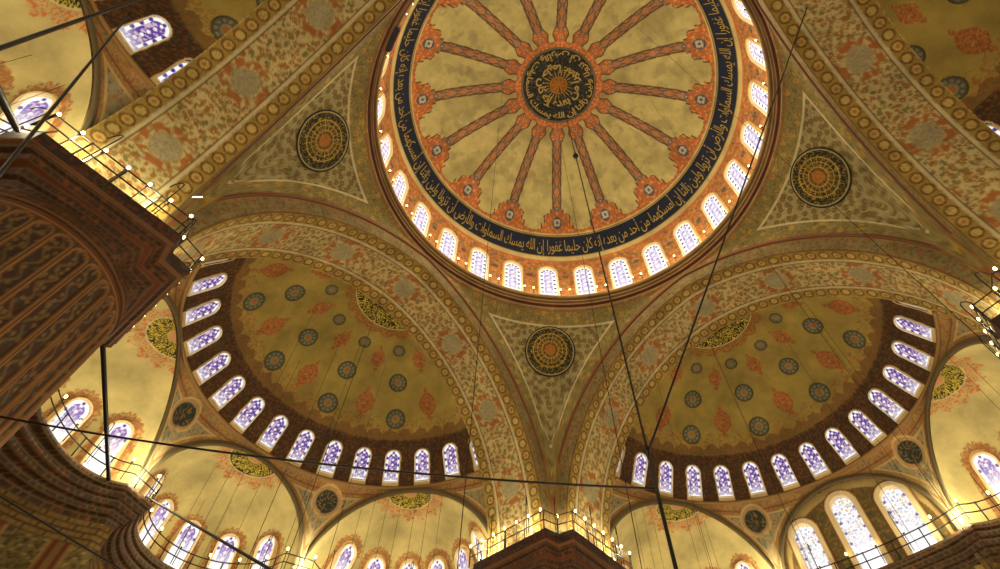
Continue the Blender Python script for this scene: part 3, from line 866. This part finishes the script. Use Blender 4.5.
# lower walls: painted plaster below the galleries
def wall_paint(U, Z, seed=0):
    base = C(118, 92, 48)
    c = np.broadcast_to(base, U.shape+(3,)).copy()
    pu = (U/2.6) % 1.0; pz = ((Z-17.0)/3.4) % 1.0
    e = np.minimum(np.minimum(pu, 1-pu)*2.6, np.minimum(pz, 1-pz)*3.4)
    k = (np.floor(U/2.6)+np.floor((Z-17)/3.4)) % 2
    pan = arabesque(U, Z, C(112, 96, 50), seed+121, C(70, 60, 34), C(150, 128, 70), 1.8)
    inn = smooth(0.42, 0.46, e)
    c = c*(1-inn[..., None])+pan*inn[..., None]
    c = mix(c, C(104, 48, 26), line(e-0.24, 0.08)); c = mix(c, C(150, 112, 58), line(e-0.42, 0.03))
    mu = smooth(15.9, 16.1, Z)
    rows = np.abs(((Z-16)/0.28) % 1.0-0.5); colsx = np.abs(((U/0.3)+0.5*(np.floor((Z-16)/0.28) % 2)) % 1.0-0.5)
    mp = mix(np.broadcast_to(C(124, 98, 46), c.shape), C(70, 50, 26), np.maximum(smooth(0.36, 0.46, rows), smooth(0.36, 0.46, colsx)))
    return c*(1-mu[..., None])+mp*mu[..., None]
def lower_wall_mesh():
    pts = []
    for nme in ('left', 'mid', 'right'):
        d = ARCHES[nme]
        if nme != 'mid' or True:
            for q in np.linspace(-PI/2, PI/2, 40):
                px = d['r']*math.sin(q); py = d['D']+d['r']*math.cos(q)
                a = d['a']
                pts.append((px*math.cos(a)+py*math.sin(a), SO-px*math.sin(a)+py*math.cos(a)))
    pts = [(-13.2, 14.9)]+pts+[(13.2, 14.9)]
    q, s = resample(np.array(pts), 0.09)
    Z = np.concatenate([[0.0, 3.0, 6.0], np.arange(8.0, 18.25, 0.09)])
    U, Zg = np.meshgrid(s, Z)
    P = np.stack([np.repeat(q[None, :, 0], len(Z), 0), np.repeat(q[None, :, 1], len(Z), 0), Zg], -1)
    return grid_mesh('lower_wall', P, wall_paint(U, Zg), PLASTER), pts
lw_me, lw_pts = lower_wall_mesh()

# gallery cornices: stepped corbels following the exedrae
STEPS = [(0.0, 18.66), (0.80, 18.66), (0.84, 18.50), (0.80, 18.34), (0.68, 18.30), (0.66, 18.02), (0.52, 17.98), (0.50, 17.70), (0.34, 17.66), (0.30, 17.40), (0.14, 17.34), (0.0, 17.05)]
def stone_paint(U, V, seed=0, ground=C(64, 44, 26), joint=C(150, 124, 76)):
    row = np.floor(V/0.22); pu = ((U/0.30)+0.5*(row % 2)) % 1.0
    pv = (V/0.22) % 1.0
    e = np.minimum(np.minimum(pu, 1-pu)*0.30, np.minimum(pv, 1-pv)*0.22)
    c = np.broadcast_to(ground, U.shape+(3,)).copy()
    c = mix(c, ground*1.7, (noise(U*3, V*3, seed) > 0.55)*0.6)
    d, i = worley(U*2.4, V*2.4, seed+2)
    c = mix(c, C(120, 62, 30), smooth(0.30, 0.2, d)*(i > 0.6)*0.7)
    return mix(c, joint, smooth(0.04, 0.015, e)*0.40)
def exedra_cornice_mesh(nmid='mid'):
    inner, outer = [], []
    for nme in ('left', 'mid', 'right'):
        d = ARCHES[nme]; a = d['a']
        rot = lambda px, py: (px*math.cos(a)+py*math.sin(a), SO-px*math.sin(a)+py*math.cos(a))
        if nme == 'mid' and nmid == 'flat':
            for x in np.linspace(-4.56, 4.56, 30):
                outer.append(rot(x, d['D']+0.55)); inner.append(rot(x*0.83, d['D']-0.35+0.35*math.cos(x/4.56*PI/2)))
            continue
        k0 = math.radians(98)
        for q in np.linspace(-k0, k0, 46):
            qq = max(-PI/2, min(PI/2, q))
            outer.append(rot(d['r']*math.sin(qq), d['D']+d['r']*math.cos(qq)))
            rr = d['r']-0.84; dp = rr if nme == 'mid' else 2.8
            ex = -0.30*max(0, (abs(q)-PI/2))/(k0-PI/2)
            inner.append(rot(rr*math.sin(qq)*(1.0), d['D']+dp*math.cos(qq)+ex))
    inner, outer = np.array(inner), np.array(outer)
    L = np.concatenate([[0], np.cumsum(np.linalg.norm(np.diff((inner+outer)/2, axis=0), axis=1))])
    n = int(L[-1]/0.08); s = np.linspace(0, L[-1], n)
    I = np.stack([np.interp(s, L, inner[:, k]) for k in (0, 1)], 1); O = np.stack([np.interp(s, L, outer[:, k]) for k in (0, 1)], 1)
    st, v = resample(np.array(STEPS), 0.06)
    f = (st[:, 0]/0.84)[:, None, None]
    XY = O[None]*(1-f)+I[None]*f
    P = np.concatenate([XY, np.repeat(st[:, 1][:, None, None], n, 1)], 2)
    U, V = np.meshgrid(s, v)
    c = stone_paint(U, V, 131)
    c = mix(c, C(150, 128, 84), np.repeat((v < 0.7)[:, None], n, 1)*1.0)
    return grid_mesh('gallery_cornice', P, c, DARKSTONE), I
cor_me, cor_in = exedra_cornice_mesh(); corf_me, corf_in = exedra_cornice_mesh('flat')

# tympanum with three tall windows (right half dome)
TY = SO+10.19+0.30
TWIN = [(-2.75, 4.0, 18.55), (0.0, 4.8, 18.4), (2.75, 4.0, 18.55)]
def tympanum_mesh():
    d = ARCHES['mid']
    X, Z = np.meshgrid(np.linspace(-4.9, 4.9, 150), np.arange(17.0, 24.1, 0.065))
    P = np.stack([X, np.full_like(X, TY), Z], -1)
    c = arabesque(X, Z, C(104, 92, 52), 141, C(150, 112, 56), C(78, 84, 62), 2.0)
    r = np.hypot(X/4.6, np.maximum(Z-19.68, 0)/4.05)
    c = mix(c, C(186, 160, 100), (r > 0.90)*1.0); c = mix(c, C(120, 90, 50), line(r-0.90, 0.01, 0.01))
    hole = np.zeros(X.shape, bool)
    for x0, h, zb in TWIN:
        hc = zb+h-0.66
        dd = np.where(Z < hc, np.abs(X-x0), np.hypot(X-x0, Z-hc))
        c = mix(c, C(214, 176, 104), smooth(1.06, 1.02, dd)); c = mix(c, C(120, 80, 40), line(dd-1.04, 0.03, 0.02))
        hole |= (dd < 0.72) & (Z > zb)
    mk = ~(hole[:-1, :-1] & hole[1:, :-1] & hole[1:, 1:] & hole[:-1, 1:])
    keep = (r < 1.05); mk &= (keep[:-1, :-1] & keep[1:, 1:])
    return grid_mesh('window_wall', P, c, PLASTER, mask=mk)
tym_me = tympanum_mesh()
SIDE = {0: 'left', 1: 'upper left', 2: 'upper right', 3: 'right'}
EXLAB = {('mid', 0): 'middle cream apse under the left half dome, gold half roundel at its crown',
         ('right', 0): 'cream apse under the left half dome nearest the far pier',
         ('left', 0): 'cream apse seen just past the corner of the near fluted pier, under the left half dome',
         ('mid', 1): 'cream apse in the top left corner with a blue half roundel', ('left', 1): 'apse under the upper left half dome beyond the top left corner',
         ('right', 1): 'apse under the upper left half dome behind the near fluted pier',
         ('left', 3): 'cream apse under the right half dome left of the three tall windows', ('right', 3): 'x',
         ('mid', 2): 'middle apse under the upper right half dome', ('left', 2): 'apse beyond the right edge, upper right half dome', ('right', 2): 'apse behind the right pier under the upper right half dome'}
EXLAB[('left', 3)], EXLAB[('right', 3)] = 'cream apse at the right edge under the right half dome, beside the three tall windows', 'cream apse under the right half dome nearest the far pier'
EXLAB[('left', 3)], EXLAB[('right', 3)] = EXLAB[('right', 3)], EXLAB[('left', 3)]
for k in range(4):
    rz = k*PI/2
    cr_, sr_ = math.cos(rz), math.sin(rz)
    def W3(x, y, z): return (x*cr_-y*sr_, x*sr_+y*cr_, z)
    o = tag(put('half_dome', (semi_L, semi_U, semi_U, semi_Rr)[k], None, rz), SIDE[k]+' half dome with dark window zone, blue roundels and rust cartouches', 'half dome', kind='structure')
    put('vault_pendentives', vp_me, o); put('sill_moulding', sill_me, o)
    # gold script fan at the crown of the half dome
    for j in range(15):
        a = (j-7)*0.2069; off = 0.2 if j in (0, 14) else 0.0
        q = lambda z: W3((float(semi_R(z))+off)*math.sin(a), SO+(float(semi_R(z))+off)*math.cos(a), z)
        window(fr_s, pn_s, q(24.50), q(26.3), W3(math.sin(a), math.cos(a), 0)[:3],
               '%s from the left of the fifteen violet windows at the foot of the %s half dome' % (ORD[j], SIDE[k]), 'windows at the foot of the %s half dome' % SIDE[k])
    for nme, d in ARCHES.items():
        a = d['a']; cx, cy = d['D']*math.sin(a), SO+d['D']*math.cos(a)
        X, Y, _ = W3(cx, cy, 0)
        flat = (k == 3 and nme == 'mid')
        if flat:
            e = tag(put('wall_tympanum', tym_me, None, rz), 'flat wall with three tall arched windows under the right half dome', 'wall', kind='structure')
            for x0, h, zb in TWIN:
                pos = {-2.75: 'left', 0.0: 'middle, tallest', 2.75: 'right'}[-x0 if x0 else 0.0]
                pos = {2.75: 'right', 0.0: 'middle, tallest', -2.75: 'left'}[x0]
                window(fr_t[h], pn_t[h], W3(x0, TY, zb), W3(x0, TY, zb+h), W3(0, 1, 0), pos+' of the three tall pale windows under the right half dome')
        else:
            e = tag(put('exedra', ex_me[nme][0], None, rz-a, (X, Y, 0)), EXLAB[(nme, k)], 'apse', kind='structure')
        rb = put('exedra_arch_rib', rib_me[nme], e)
        if flat: rb.location = (0, SO+d['D'], 0)
        if not flat:
            wins, wz = EXW[nme]; wins = sorted(wins); pf, s = ex_me[nme][1:]
            vis = {('mid', 0), ('left', 0), ('right', 0), ('left', 3), ('right', 3), ('mid', 1), ('left', 1), ('right', 1), ('right', 2), ('mid', 2), ('left', 2)}
            if (nme, k) in vis:
                for wi, wa in enumerate(wins):
                    t = a+math.radians(wa)
                    Rb, Rt = float(np.interp(wz-2.9, pf[:, 1], pf[:, 0])), float(np.interp(wz, pf[:, 1], pf[:, 0]))
                    Rb = min(Rb, d['r'])-0.13; Rt -= 0.13; Rl = (Rb+Rt)/2+0.12
                    pb = W3(cx+Rb*math.sin(t), cy+Rb*math.cos(t), wz-3.1); ptp = W3(cx+Rt*math.sin(t), cy+Rt*math.cos(t), wz)
                    window(fr_e, pn_e, pb, ptp, W3(math.sin(t), math.cos(t), 0), ORD[wi]+' window from the left in the '+EXLAB[(nme, k)], 'windows of the '+EXLAB[(nme, k)])
    tag(put('wall_%s' % SIDE[k].replace(' ', '_'), lw_me, None, rz), 'brown painted lower wall under the gallery of the %s half dome' % SIDE[k], 'wall', kind='structure')
    tag(put('gallery_cornice', corf_me if k == 3 else cor_me, None, rz), 'dark stepped gallery cornice round the apses of the %s half dome' % SIDE[k], 'cornice', kind='structure')

# gold script fans at half dome crowns
def fan_z(R):
    zz = np.linspace(24.0, 30.83, 800); rr_ = semi_R(zz); return np.interp(-R, -rr_, zz)
def fan_mesh():
    R = np.linspace(1.42, 2.55, 40); N = 190
    am = np.arccos(np.clip(1.40/R, -1, 1)); A = np.linspace(-1, 1, N)[None]*am[:, None]; Rg = np.repeat(R[:, None], N, 1)
    P = np.stack([Rg*np.sin(A), SO+Rg*np.cos(A), fan_z(Rg)-0.05], -1)
    c = np.broadcast_to(C(32, 34, 28), P.shape).copy()
    c = mix(c, C(226, 202, 70), scribble(A*5.5*1.2, Rg*3.4, 151, 0.22)*(Rg < 2.46))
    c = mix(c, C(200, 190, 120), line(Rg-2.51, 0.03, 0.02))
    return grid_mesh('gold_script_fan', P, c, PLASTER)
fan_me = fan_mesh()
for o in [o for o in COL.objects if o.name.startswith('half_dome')]:
    f = put('gold_script_fan', fan_me, o); f['label'] = 'half roundel of gold script at the crown'

# ------------------------------------------------------------------ piers: shaft, capital, upper block
def pier_meshes():
    # fluted shaft
    N = 32; R = 3.05; seg = N*18
    A = np.arange(seg)*2*PI/seg
    Z = np.concatenate([[0, 2, 4], np.linspace(5, 16.55, 190)])
    Ag, Zg = np.meshgrid(A, Z)
    fl = (Ag/(2*PI/N)) % 1.0-0.5
    w = fl*2*PI/N*R
    hw = 0.235
    topz = 16.15
    dd = np.where(Zg < topz-hw, np.abs(w), np.hypot(w, Zg-(topz-hw)))
    Rr = R-0.09*smooth(0.25, 0.17, dd)+0.03*line(dd-0.26, 0.02, 0.03)
    P = np.stack([Rr*np.cos(Ag), Rr*np.sin(Ag), Zg], -1)
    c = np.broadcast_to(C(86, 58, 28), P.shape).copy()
    k = np.floor(Ag/(2*PI/N))
    c = mix(c, C(136, 94, 44), line(dd-0.245, 0.022, 0.02)); c = mix(c, C(64, 38, 18), line(np.abs(w)-0.295, 0.012, 0.02))
    pn = np.broadcast_to(C(66, 42, 24), P.shape).copy()
    wave = 0.10*np.sin(Zg*7.5+k*1.3)
    pn = mix(pn, C(104, 80, 42), line(w-wave, 0.03, 0.03))
    d2, i2 = worley(w*6+k*3.1, Zg*3.2, 161)
    pn = mix(pn, C(116, 92, 52), smooth(0.34, 0.24, d2)*(i2 > 0.35)); pn = mix(pn, C(60, 62, 56), smooth(0.30, 0.2, d2)*(i2 < 0.25))
    m = smooth(0.215, 0.19, dd)
    c = c*(1-m[..., None])+pn*m[..., None]
    c = mix(c, C(150, 96, 40), (Zg > 16.25)*(Zg < 16.36)*1.0); c = mix(c, C(90, 54, 24), (Zg >= 16.36)*1.0)
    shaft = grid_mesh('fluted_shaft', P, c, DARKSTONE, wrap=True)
    # capital outline: square with notched corners, levels going up
    def outline(h, n_):                        # half size, notch at the corner facing the hall, others chamfered
        return np.array([(-h+n_, -h), (h-0.55, -h), (h+0.25, -h+0.9), (h+0.25, h+0.25), (-h+0.9, h+0.25), (-h, h-0.55), (-h, -h+n_), (-h+n_*0.85, -h+n_*0.85), (-h+n_, -h)])
    def even(pts, n=640):
        d = np.concatenate([[0], np.cumsum(np.linalg.norm(np.diff(pts, axis=0), axis=1))])
        # start at angle zero for lining up with the round shaft
        ang = np.arctan2(pts[:, 1], pts[:, 0])
        s = np.linspace(0, d[-1], 6000)
        X, Y = np.interp(s, d, pts[:, 0]), np.interp(s, d, pts[:, 1])
        an = np.unwrap(np.arctan2(Y, X)); tgt = an[0]+np.linspace(0, 2*PI, n, endpoint=False)
        return np.stack([np.interp(tgt, an, X), np.interp(tgt, an, Y)], 1)
    H = 3.25
    lev = [(18.66, 1.0, H-1.0, 0), (18.66, 1.0, H, 0), (18.12, 1.0, H-0.02, 0), (18.08, 1.0, H-0.14, 0), (17.96, 1.0, H-0.16, 0), (17.92, 1.0, H-0.30, 0), (17.70, 1.0, H-0.36, 0),
           (17.66, 1.0, H-0.50, .15), (17.34, 1.0, H-0.56, .25), (17.30, 1.0, H-0.70, .35), (17.0, 1, H-0.76, .6), (16.96, 1, H-0.8, .75), (16.62, 1, H-0.8, .95), (16.5, 1, H-0.8, 1.0)]
    rows, vs = [], []
    v = 0; last = None
    circ = np.stack([3.02*np.cos(np.linspace(0, 2*PI, 640, endpoint=False)), 3.02*np.sin(np.linspace(0, 2*PI, 640, endpoint=False))], 1)
    base0 = even(outline(H, 1.0))
    a0 = math.atan2(base0[0, 1], base0[0, 0])
    circ = np.stack([0.2+3.07*np.cos(a0+np.linspace(0, 2*PI, 640, endpoint=False)), 0.2+3.07*np.sin(a0+np.linspace(0, 2*PI, 640, endpoint=False))], 1)
    ring = []
    for z, n_, h, t in lev:
        q = even(outline(h, n_))*(1-t)+circ*t
        ring.append(np.concatenate([q, np.full((640, 1), z)], 1))
    ring = np.array(ring)
    # refine between levels
    out = []; V = []
    vv = 0
    for a, b in zip(ring[:-1], ring[1:]):
        L = np.linalg.norm(b-a, axis=1).mean(); n = max(2, int(L/0.05)+1)
        for i in range(n-(0)):
            t = i/n; out.append(a*(1-t)+b*t); V.append(vv+L*t)
        vv += L
    out.append(ring[-1]); V.append(vv)
    P = np.array(out); V = np.array(V)
    per = np.linspace(0, 26.0, 640)
    U, Vg = np.meshgrid(per, V)
    Zg = P[..., 2]
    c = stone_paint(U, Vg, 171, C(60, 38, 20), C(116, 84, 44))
    fas = (Zg > 18.13)
    f = arabesque(U, Zg, C(46, 32, 22), 173, C(96, 44, 24), C(66, 56, 40), 1.6)
    c = np.where(fas[..., None], f, c)
    c = mix(c, C(120, 84, 48), line(Zg-18.10, 0.025, 0.02)); c = mix(c, C(104, 62, 32), line(Zg-17.68, 0.03, 0.02)); c = mix(c, C(110, 70, 32), line(Zg-16.62, 0.04, 0.02))
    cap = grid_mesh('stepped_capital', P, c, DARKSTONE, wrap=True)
    # upper block between the springing arches: closes the corner behind the gallery
    return shaft, cap
shaft_me, cap_me = pier_meshes()
PCX = 13.40
PL = {0: 'far dark fluted pier at the bottom centre, only its notched capital showing', 1: 'huge dark fluted pier at the left with gold-lined flutes and stepped capital',
      2: 'pier nearest the viewer, out of the picture', 3: 'dark pier at the right edge, only the capital corner showing'}
for k in range(4):
    x, y = rot2(PCX, PCX, k)
    e = tag(empty('fluted_pier', (x, y, 0), k*PI/2), PL[k], 'pier')
    s_ = put('fluted_shaft', shaft_me, e); s_.location = (0.2, 0.2, 0)
    put('stepped_capital', cap_me, e)
# piers' backs: wall pieces closing the corner outside the arches
bm = bmesh.new()
def quad(bm, *p): bm.faces.new([bm.verts.new(q) for q in p])
def corner_block():
    # behind the soffit: from (11.0,15.85) outwards so that no gap shows
    bm = bmesh.new()
    for (x0, y0, x1, y1) in ((11.0, 15.85, 11.35, 15.55), (15.85, 11.0, 15.55, 11.35)):
        n = 10
        quad(bm, (x0, y0, 18.5), (x1, y1, 18.5), (x1, y1, 24.5), (x0, y0, 24.5))
    return bm_mesh('corner_infill', bm, mat_plain('ochre_plaster', (176, 150, 96), 0.8))
ci = corner_block()
for k in range(4): tag(put('trim_%d' % (k+1), ci, None, k*PI/2), 'narrow plaster strip beside the %s pier' % ('far', 'left', 'near', 'right')[k], 'trim', kind='structure')

# floor: red carpet far below
fm = bpy.data.meshes.new('floor')
fm.from_pydata([(-31, -31, 0), (31, -31, 0), (31, 31, 0), (-31, 31, 0)], [], [(0, 1, 2, 3)])
m = mat_plain('red_carpet', (120, 40, 30), 0.95); fm.materials.append(m)
tag(put('floor', fm), 'red carpeted floor of the prayer hall', 'floor', kind='structure')
#@@DETAILS
# ------------------------------------------------------------------ railings, bulbs, cables
IRON = mat_plain('black_iron', (26, 22, 18), 0.5, 0.4)
BULB = mat_plain('lit_bulb', (255, 226, 150), 0.3, 0.0, 12.0, 0.0)
BRASS = mat_plain('dark_brass', (70, 52, 26), 0.45, 0.6)
def bulb_mesh():
    bm = bmesh.new()
    prof_ = [(0.0, 0.09), (0.035, 0.08), (0.056, 0.045), (0.058, 0.0), (0.045, -0.05), (0.028, -0.09), (0.0, -0.11)]
    seg = 10; rings = []
    for r, z in prof_[1:-1]: rings.append([bm.verts.new((r*math.cos(2*PI*k/seg), r*math.sin(2*PI*k/seg), z)) for k in range(seg)])
    t = bm.verts.new((0, 0, prof_[0][1])); b = bm.verts.new((0, 0, prof_[-1][1]))
    for A_, B_ in zip(rings[:-1], rings[1:]):
        for k in range(seg): bm.faces.new((A_[k], B_[k], B_[(k+1) % seg], A_[(k+1) % seg]))
    for k in range(seg):
        bm.faces.new((t, rings[0][k], rings[0][(k+1) % seg])); bm.faces.new((b, rings[-1][(k+1) % seg], rings[-1][k]))
    bmesh.ops.recalc_face_normals(bm, faces=bm.faces)
    return bm_mesh('bulb', bm, BULB, True)
bulb_me = bulb_mesh()
holder_me = tube_mesh('lamp_holder', [(0, 0, -0.10), (0, 0, -0.24)], 0.045, BRASS, 8)
stem_me = tube_mesh('lamp_stem', [(0, 0, -0.22), (0, 0, -1.12)], 0.022, IRON, 6)
stem_s_me = tube_mesh('lamp_stem', [(0, 0, -0.22), (0, 0, -0.72)], 0.022, IRON, 6)
hook_me = tube_mesh('hooked_bracket', [(0, 0, -1.1), (0, 0, 0.9), (0.04, 0, 1.15), (0.18, 0, 1.32), (0.38, 0, 1.34), (0.52, 0, 1.22), (0.55, 0, 1.05)], 0.024, IRON, 6)
def lamp(loc, label, group, stem=stem_me, hook=None):
    e = empty('bulb_lamp', loc)
    tag(e, label, 'lamp', group)
    put('bulb', bulb_me, e); put('lamp_holder', holder_me, e); put('lamp_stem', stem, e)
    if hook is not None: h = put('hooked_bracket', hook_me, e); h.rotation_euler = (0, 0, hook); h.location = (0.12*math.cos(hook+1.5), 0.12*math.sin(hook+1.5), 0)
    return e
def railing(path, posts, label, z0=18.66, zt=19.72, zm=19.2, loc=None):
    path = [Vector((p[0], p[1], 0)) for p in path]
    e = empty('iron_railing', (path[0].x, path[0].y, z0)); tag(e, label, 'railing')
    o3 = Vector((path[0].x, path[0].y, z0))
    for nm, z in (('top_rail', zt), ('middle_rail', zm)):
        put(nm, tube_mesh(nm, [Vector((p.x, p.y, z))-o3 for p in path], 0.030, IRON, 6), e)
    pm = tube_mesh('railing_post', [(0, 0, 0), (0, 0, zt-z0+0.04)], 0.034, IRON, 6)
    for x, y in posts:
        q = put('railing_post', pm, e); q.location = (x-o3.x, y-o3.y, 0)
    return e
PIERN = {0: 'far pier', 1: 'near left pier', 3: 'right pier'}
for k in (0, 1, 3):
    base = [(10.22, 16.5), (10.22, 11.28), (11.05, 11.05), (11.28, 10.22), (16.5, 10.22)]
    path = [rot2(x, y, k) for x, y in base]
    posts = [rot2(10.22, 11.28+1.3*i, k) for i in range(5)]+[rot2(11.05, 11.05, k)]+[rot2(11.28+1.3*i, 10.22, k) for i in range(5)]
    railing(path, posts, 'black iron railing with two rails on top of the %s capital' % PIERN[k])
    pos = [(10.20, 11.45+0.83*i) for i in range(7)]+[(11.2, 11.12)]+[(11.49+0.83*i, 10.14) for i in range(7)]
    for i, (x, y) in enumerate(pos):
        X, Y = rot2(x, y, k)
        lamp((X, Y, 19.8), ('%s lit bulb from the notch along the %s side of the %s capital' % (ORD[(6-i if False else i) if i < 7 else i-8], 'left' if (i < 7) == (k != 1) else 'right', PIERN[k])) if i != 7 else 'lit bulb inside the notch at the corner of the %s capital' % PIERN[k], 'bulbs on the railing of the %s' % PIERN[k], stem_me, (k*PI/2+0.6) if i % 3 == 1 else None)
# railings and bulbs on the apse galleries
GN = {0: 'left half dome', 1: 'upper left half dome', 3: 'right half dome'}
for k in (0, 1, 3):
    I = corf_in if k == 3 else cor_in
    q, s = resample(I, 0.4)
    mid = np.array([0, SO])
    v = mid-q; q = q-v/np.linalg.norm(v, axis=1)[:, None]*0.10
    P_ = [rot2(x, y, k) for x, y in q]
    n = len(P_)
    lo = 0 if k != 1 else n*2//3
    sel = P_[lo:]
    railing(sel, sel[::4], 'black iron railing with two rails along the gallery under the %s' % GN[k], zt=19.66, zm=19.2)
    for i in range(lo+2, n-1, 4):
        x, y = P_[i]
        lamp((x, y, 19.9), 'small lit bulb on the curved gallery railing under the %s' % GN[k], 'bulbs on the gallery railing under the %s' % GN[k], stem_me,
             math.atan2(y, x) if i % 12 == 2 else None)
# pairs of bulbs between the windows at the foot of the great dome
for k in range(28):
    a0 = PI/4+(k+0.5)*2*PI/28
    for da in (-0.008, 0.048):
        a = a0+da
        lamp((11.72*math.cos(a), 11.72*math.sin(a), 34.92), '%s lit bulb beside the dome window %s' % ('right' if da < 0 else 'left', ring_place((27-k) % 28)), 'paired bulbs round the foot of the great dome', stem_s_me)

def cable(name, a, b, r, label, sag=0.0, cat='cable', group=None, n=24, mat=IRON):
    a, b = Vector(a), Vector(b)
    pts = [a.lerp(b, t/n)-Vector((0, 0, sag*4*(t/n)*(1-t/n)))-a for t in range(n+1)]
    o = put(name, tube_mesh(name, pts, r, mat, 6)); o.location = a
    return tag(o, label, cat, group)
# the main chandelier chain on the axis of the great dome, its guy cable and the level cable
cable('chandelier_chain', (0, 0, 46.7), (0, 0, 11.0), 0.026, 'long thin chain hanging from the crown of the great dome', n=2)
cable('chandelier_rod', (0, 0, 11.0), (0, 0, 5.2), 0.05, 'thick dark chandelier rod hanging at the lower right of the centre', n=2)
cable('guy_cable', (1.29, -13.37, 31.2), (0.0, -0.03, 11.0), 0.029, 'thick dark slanting cable from the upper right arch down to the chandelier rod')
cable('level_cable', (-11.37, 12.2, 11.62), (0, 0, 9.95), 0.026, 'dark nearly level cable crossing the lower half of the picture', 0.35)
cable('tie_rod', (-10.6, 15.9, 18.1), (-6.0, 24.35, 18.62), 0.10, 'thick black rod from behind the near left pier to the apse gallery')
cable('wall_cable', (-4.25, 24.15, 18.68), (-2.22, 10.69, 10.58), 0.055, 'thick black cable slanting down to the bottom edge from the corner between two apses')
cable('wall_cable', (-11.10, 7.5, 7.9), (-6.9, 6.5, 7.0), 0.016, 'thin black cable crossing the bottom left corner')
cable('rope_garland', (-14.7, 2.3, 10.3), (-17.9, 6.7, 27.6), 0.042, 'dark rope of twisted cable across the top left corner', 0.15)
cable('slanting_cable', (-18.3, 8.7, 25.3), (-12.9, 2.3, 8.0), 0.035, 'dark cable running from a window at the top left down across the near pier')
cable('slanting_cable', (-14.7, 2.29, 10.3), (-15.72, 8.14, 15.86), 0.08, 'short thick dark cable at the left edge above the near pier')
WIRES = [(1.92,24.48,24.04),(1.37,25.89,23.37),(0.83,27.5,22.75),(-1.36,26.39,23.22),(-0.43,28.06,22.34),(5.77,23.3,23.46),(6.48,22.34,23.95),
(6.93,21.77,24.07),(7.4,21.09,24.07),(7.94,20.48,23.73),(8.4,19.61,23.71),(8.93,19.08,23.61),(9.48,18.55,23.39),(17.73,10.04,22.91),(17.95,9.55,23.14),
(18.69,9.37,23.45),(20.72,8.08,23.72),(21.18,7.65,23.63),(21.98,7.47,23.4),(22.3,2.3,23.9),(17.64,-2.99,29.98),(18.19,-4.96,28.9),(22.1,-3.94,26.56),
(-0.65,18.49,30.1),(0.79,18.64,30.03),(-1.51,21.11,28.42),(-3.3,17.65,29.87),(2.43,17.57,30.16),(16.4,1.2,30.6),(14.34,-5.18,29.59),
(12.9,0.44,31.4),(12.3,4.05,30.4),(8.0,7.9,33.2),(4.63,2.09,45.86),(-2.27,-0.44,46.46),(0.31,-7.25,44.92),(5.14,-4.92,44.99),(-4.36,1.85,45.97),(-4.2,8.1,43.3),
(19.27,-9.8,23.3),(18.3,-9.2,23.5),(-17.58,11.0,22.2),(-18.98,11.1,22.5)]
WREG = lambda x, y: 'great dome' if math.hypot(x, y) < 11.9 else ('left half dome' if y > 12 else ('upper left half dome' if x < -12 else 'right half dome'))
for i, (x, y, z) in enumerate(WIRES):
    cable('hanging_wire', (x, y, z+0.05), (x, y, 5.0), 0.009, 'thin dark wire hanging straight down from the %s' % WREG(x, y), cat='wire', group='lamp wires hanging from the '+WREG(x, y), n=2)
# chandelier hub knob on one wire
bm = bmesh.new(); bmesh.ops.create_icosphere(bm, subdivisions=2, radius=0.16)
tube_into(bm, [(0, 0, 0.1), (0, 0, 0.4)], 0.05); box_into(bm, (0, 0, -0.02), (0.5, 0.06, 0.06), 0.5)
o = put('wire_pulley', bm_mesh('wire_pulley', bm, IRON, True)); o.location = (0, 0, 31.2)
tag(o, 'small dark pulley on the chain in front of the great dome', 'pulley')
# loudspeaker on the cornice of the dome, short white tube lamp on the left pendentive
bm = bmesh.new(); box_into(bm, (0, 0, 0), (0.36, 1.45, 0.42)); bmesh.ops.bevel(bm, geom=bm.edges, offset=0.04, segments=2)
sp = empty('loudspeaker', (-11.0, 3.95, 33.9), math.atan2(3.95, -11.0)); tag(sp, 'long dark loudspeaker box fixed to the left edge of the dome cornice', 'loudspeaker')
put('speaker_box', bm_mesh('speaker_box', bm, mat_plain('dark_violet_box', (44, 36, 50), 0.5)), sp)
bm = bmesh.new(); box_into(bm, (-0.20, 0, 0), (0.03, 1.25, 0.28)); g_ = put('speaker_grille', bm_mesh('speaker_grille', bm, mat_plain('black_grille', (20, 18, 22), 0.8)), sp)
tl = empty('tube_lamp', (-11.9, 11.2, 22.1)); tag(tl, 'short white tube lamp fixed beside the great arch above the near left capital', 'lamp')
d_ = Vector((_r2[0], _r2[1], 0)).normalized()
put('lamp_tube', tube_mesh('lamp_tube', [-d_*0.26, d_*0.26], 0.03, mat_plain('white_tube', (255, 250, 235), 0.4, 0, 1.5, 0.0), 8), tl)
put('tube_bracket', tube_mesh('tube_bracket', [(0, 0, 0), (-0.1, 0.1, 0.02)], 0.03, IRON, 6), tl)
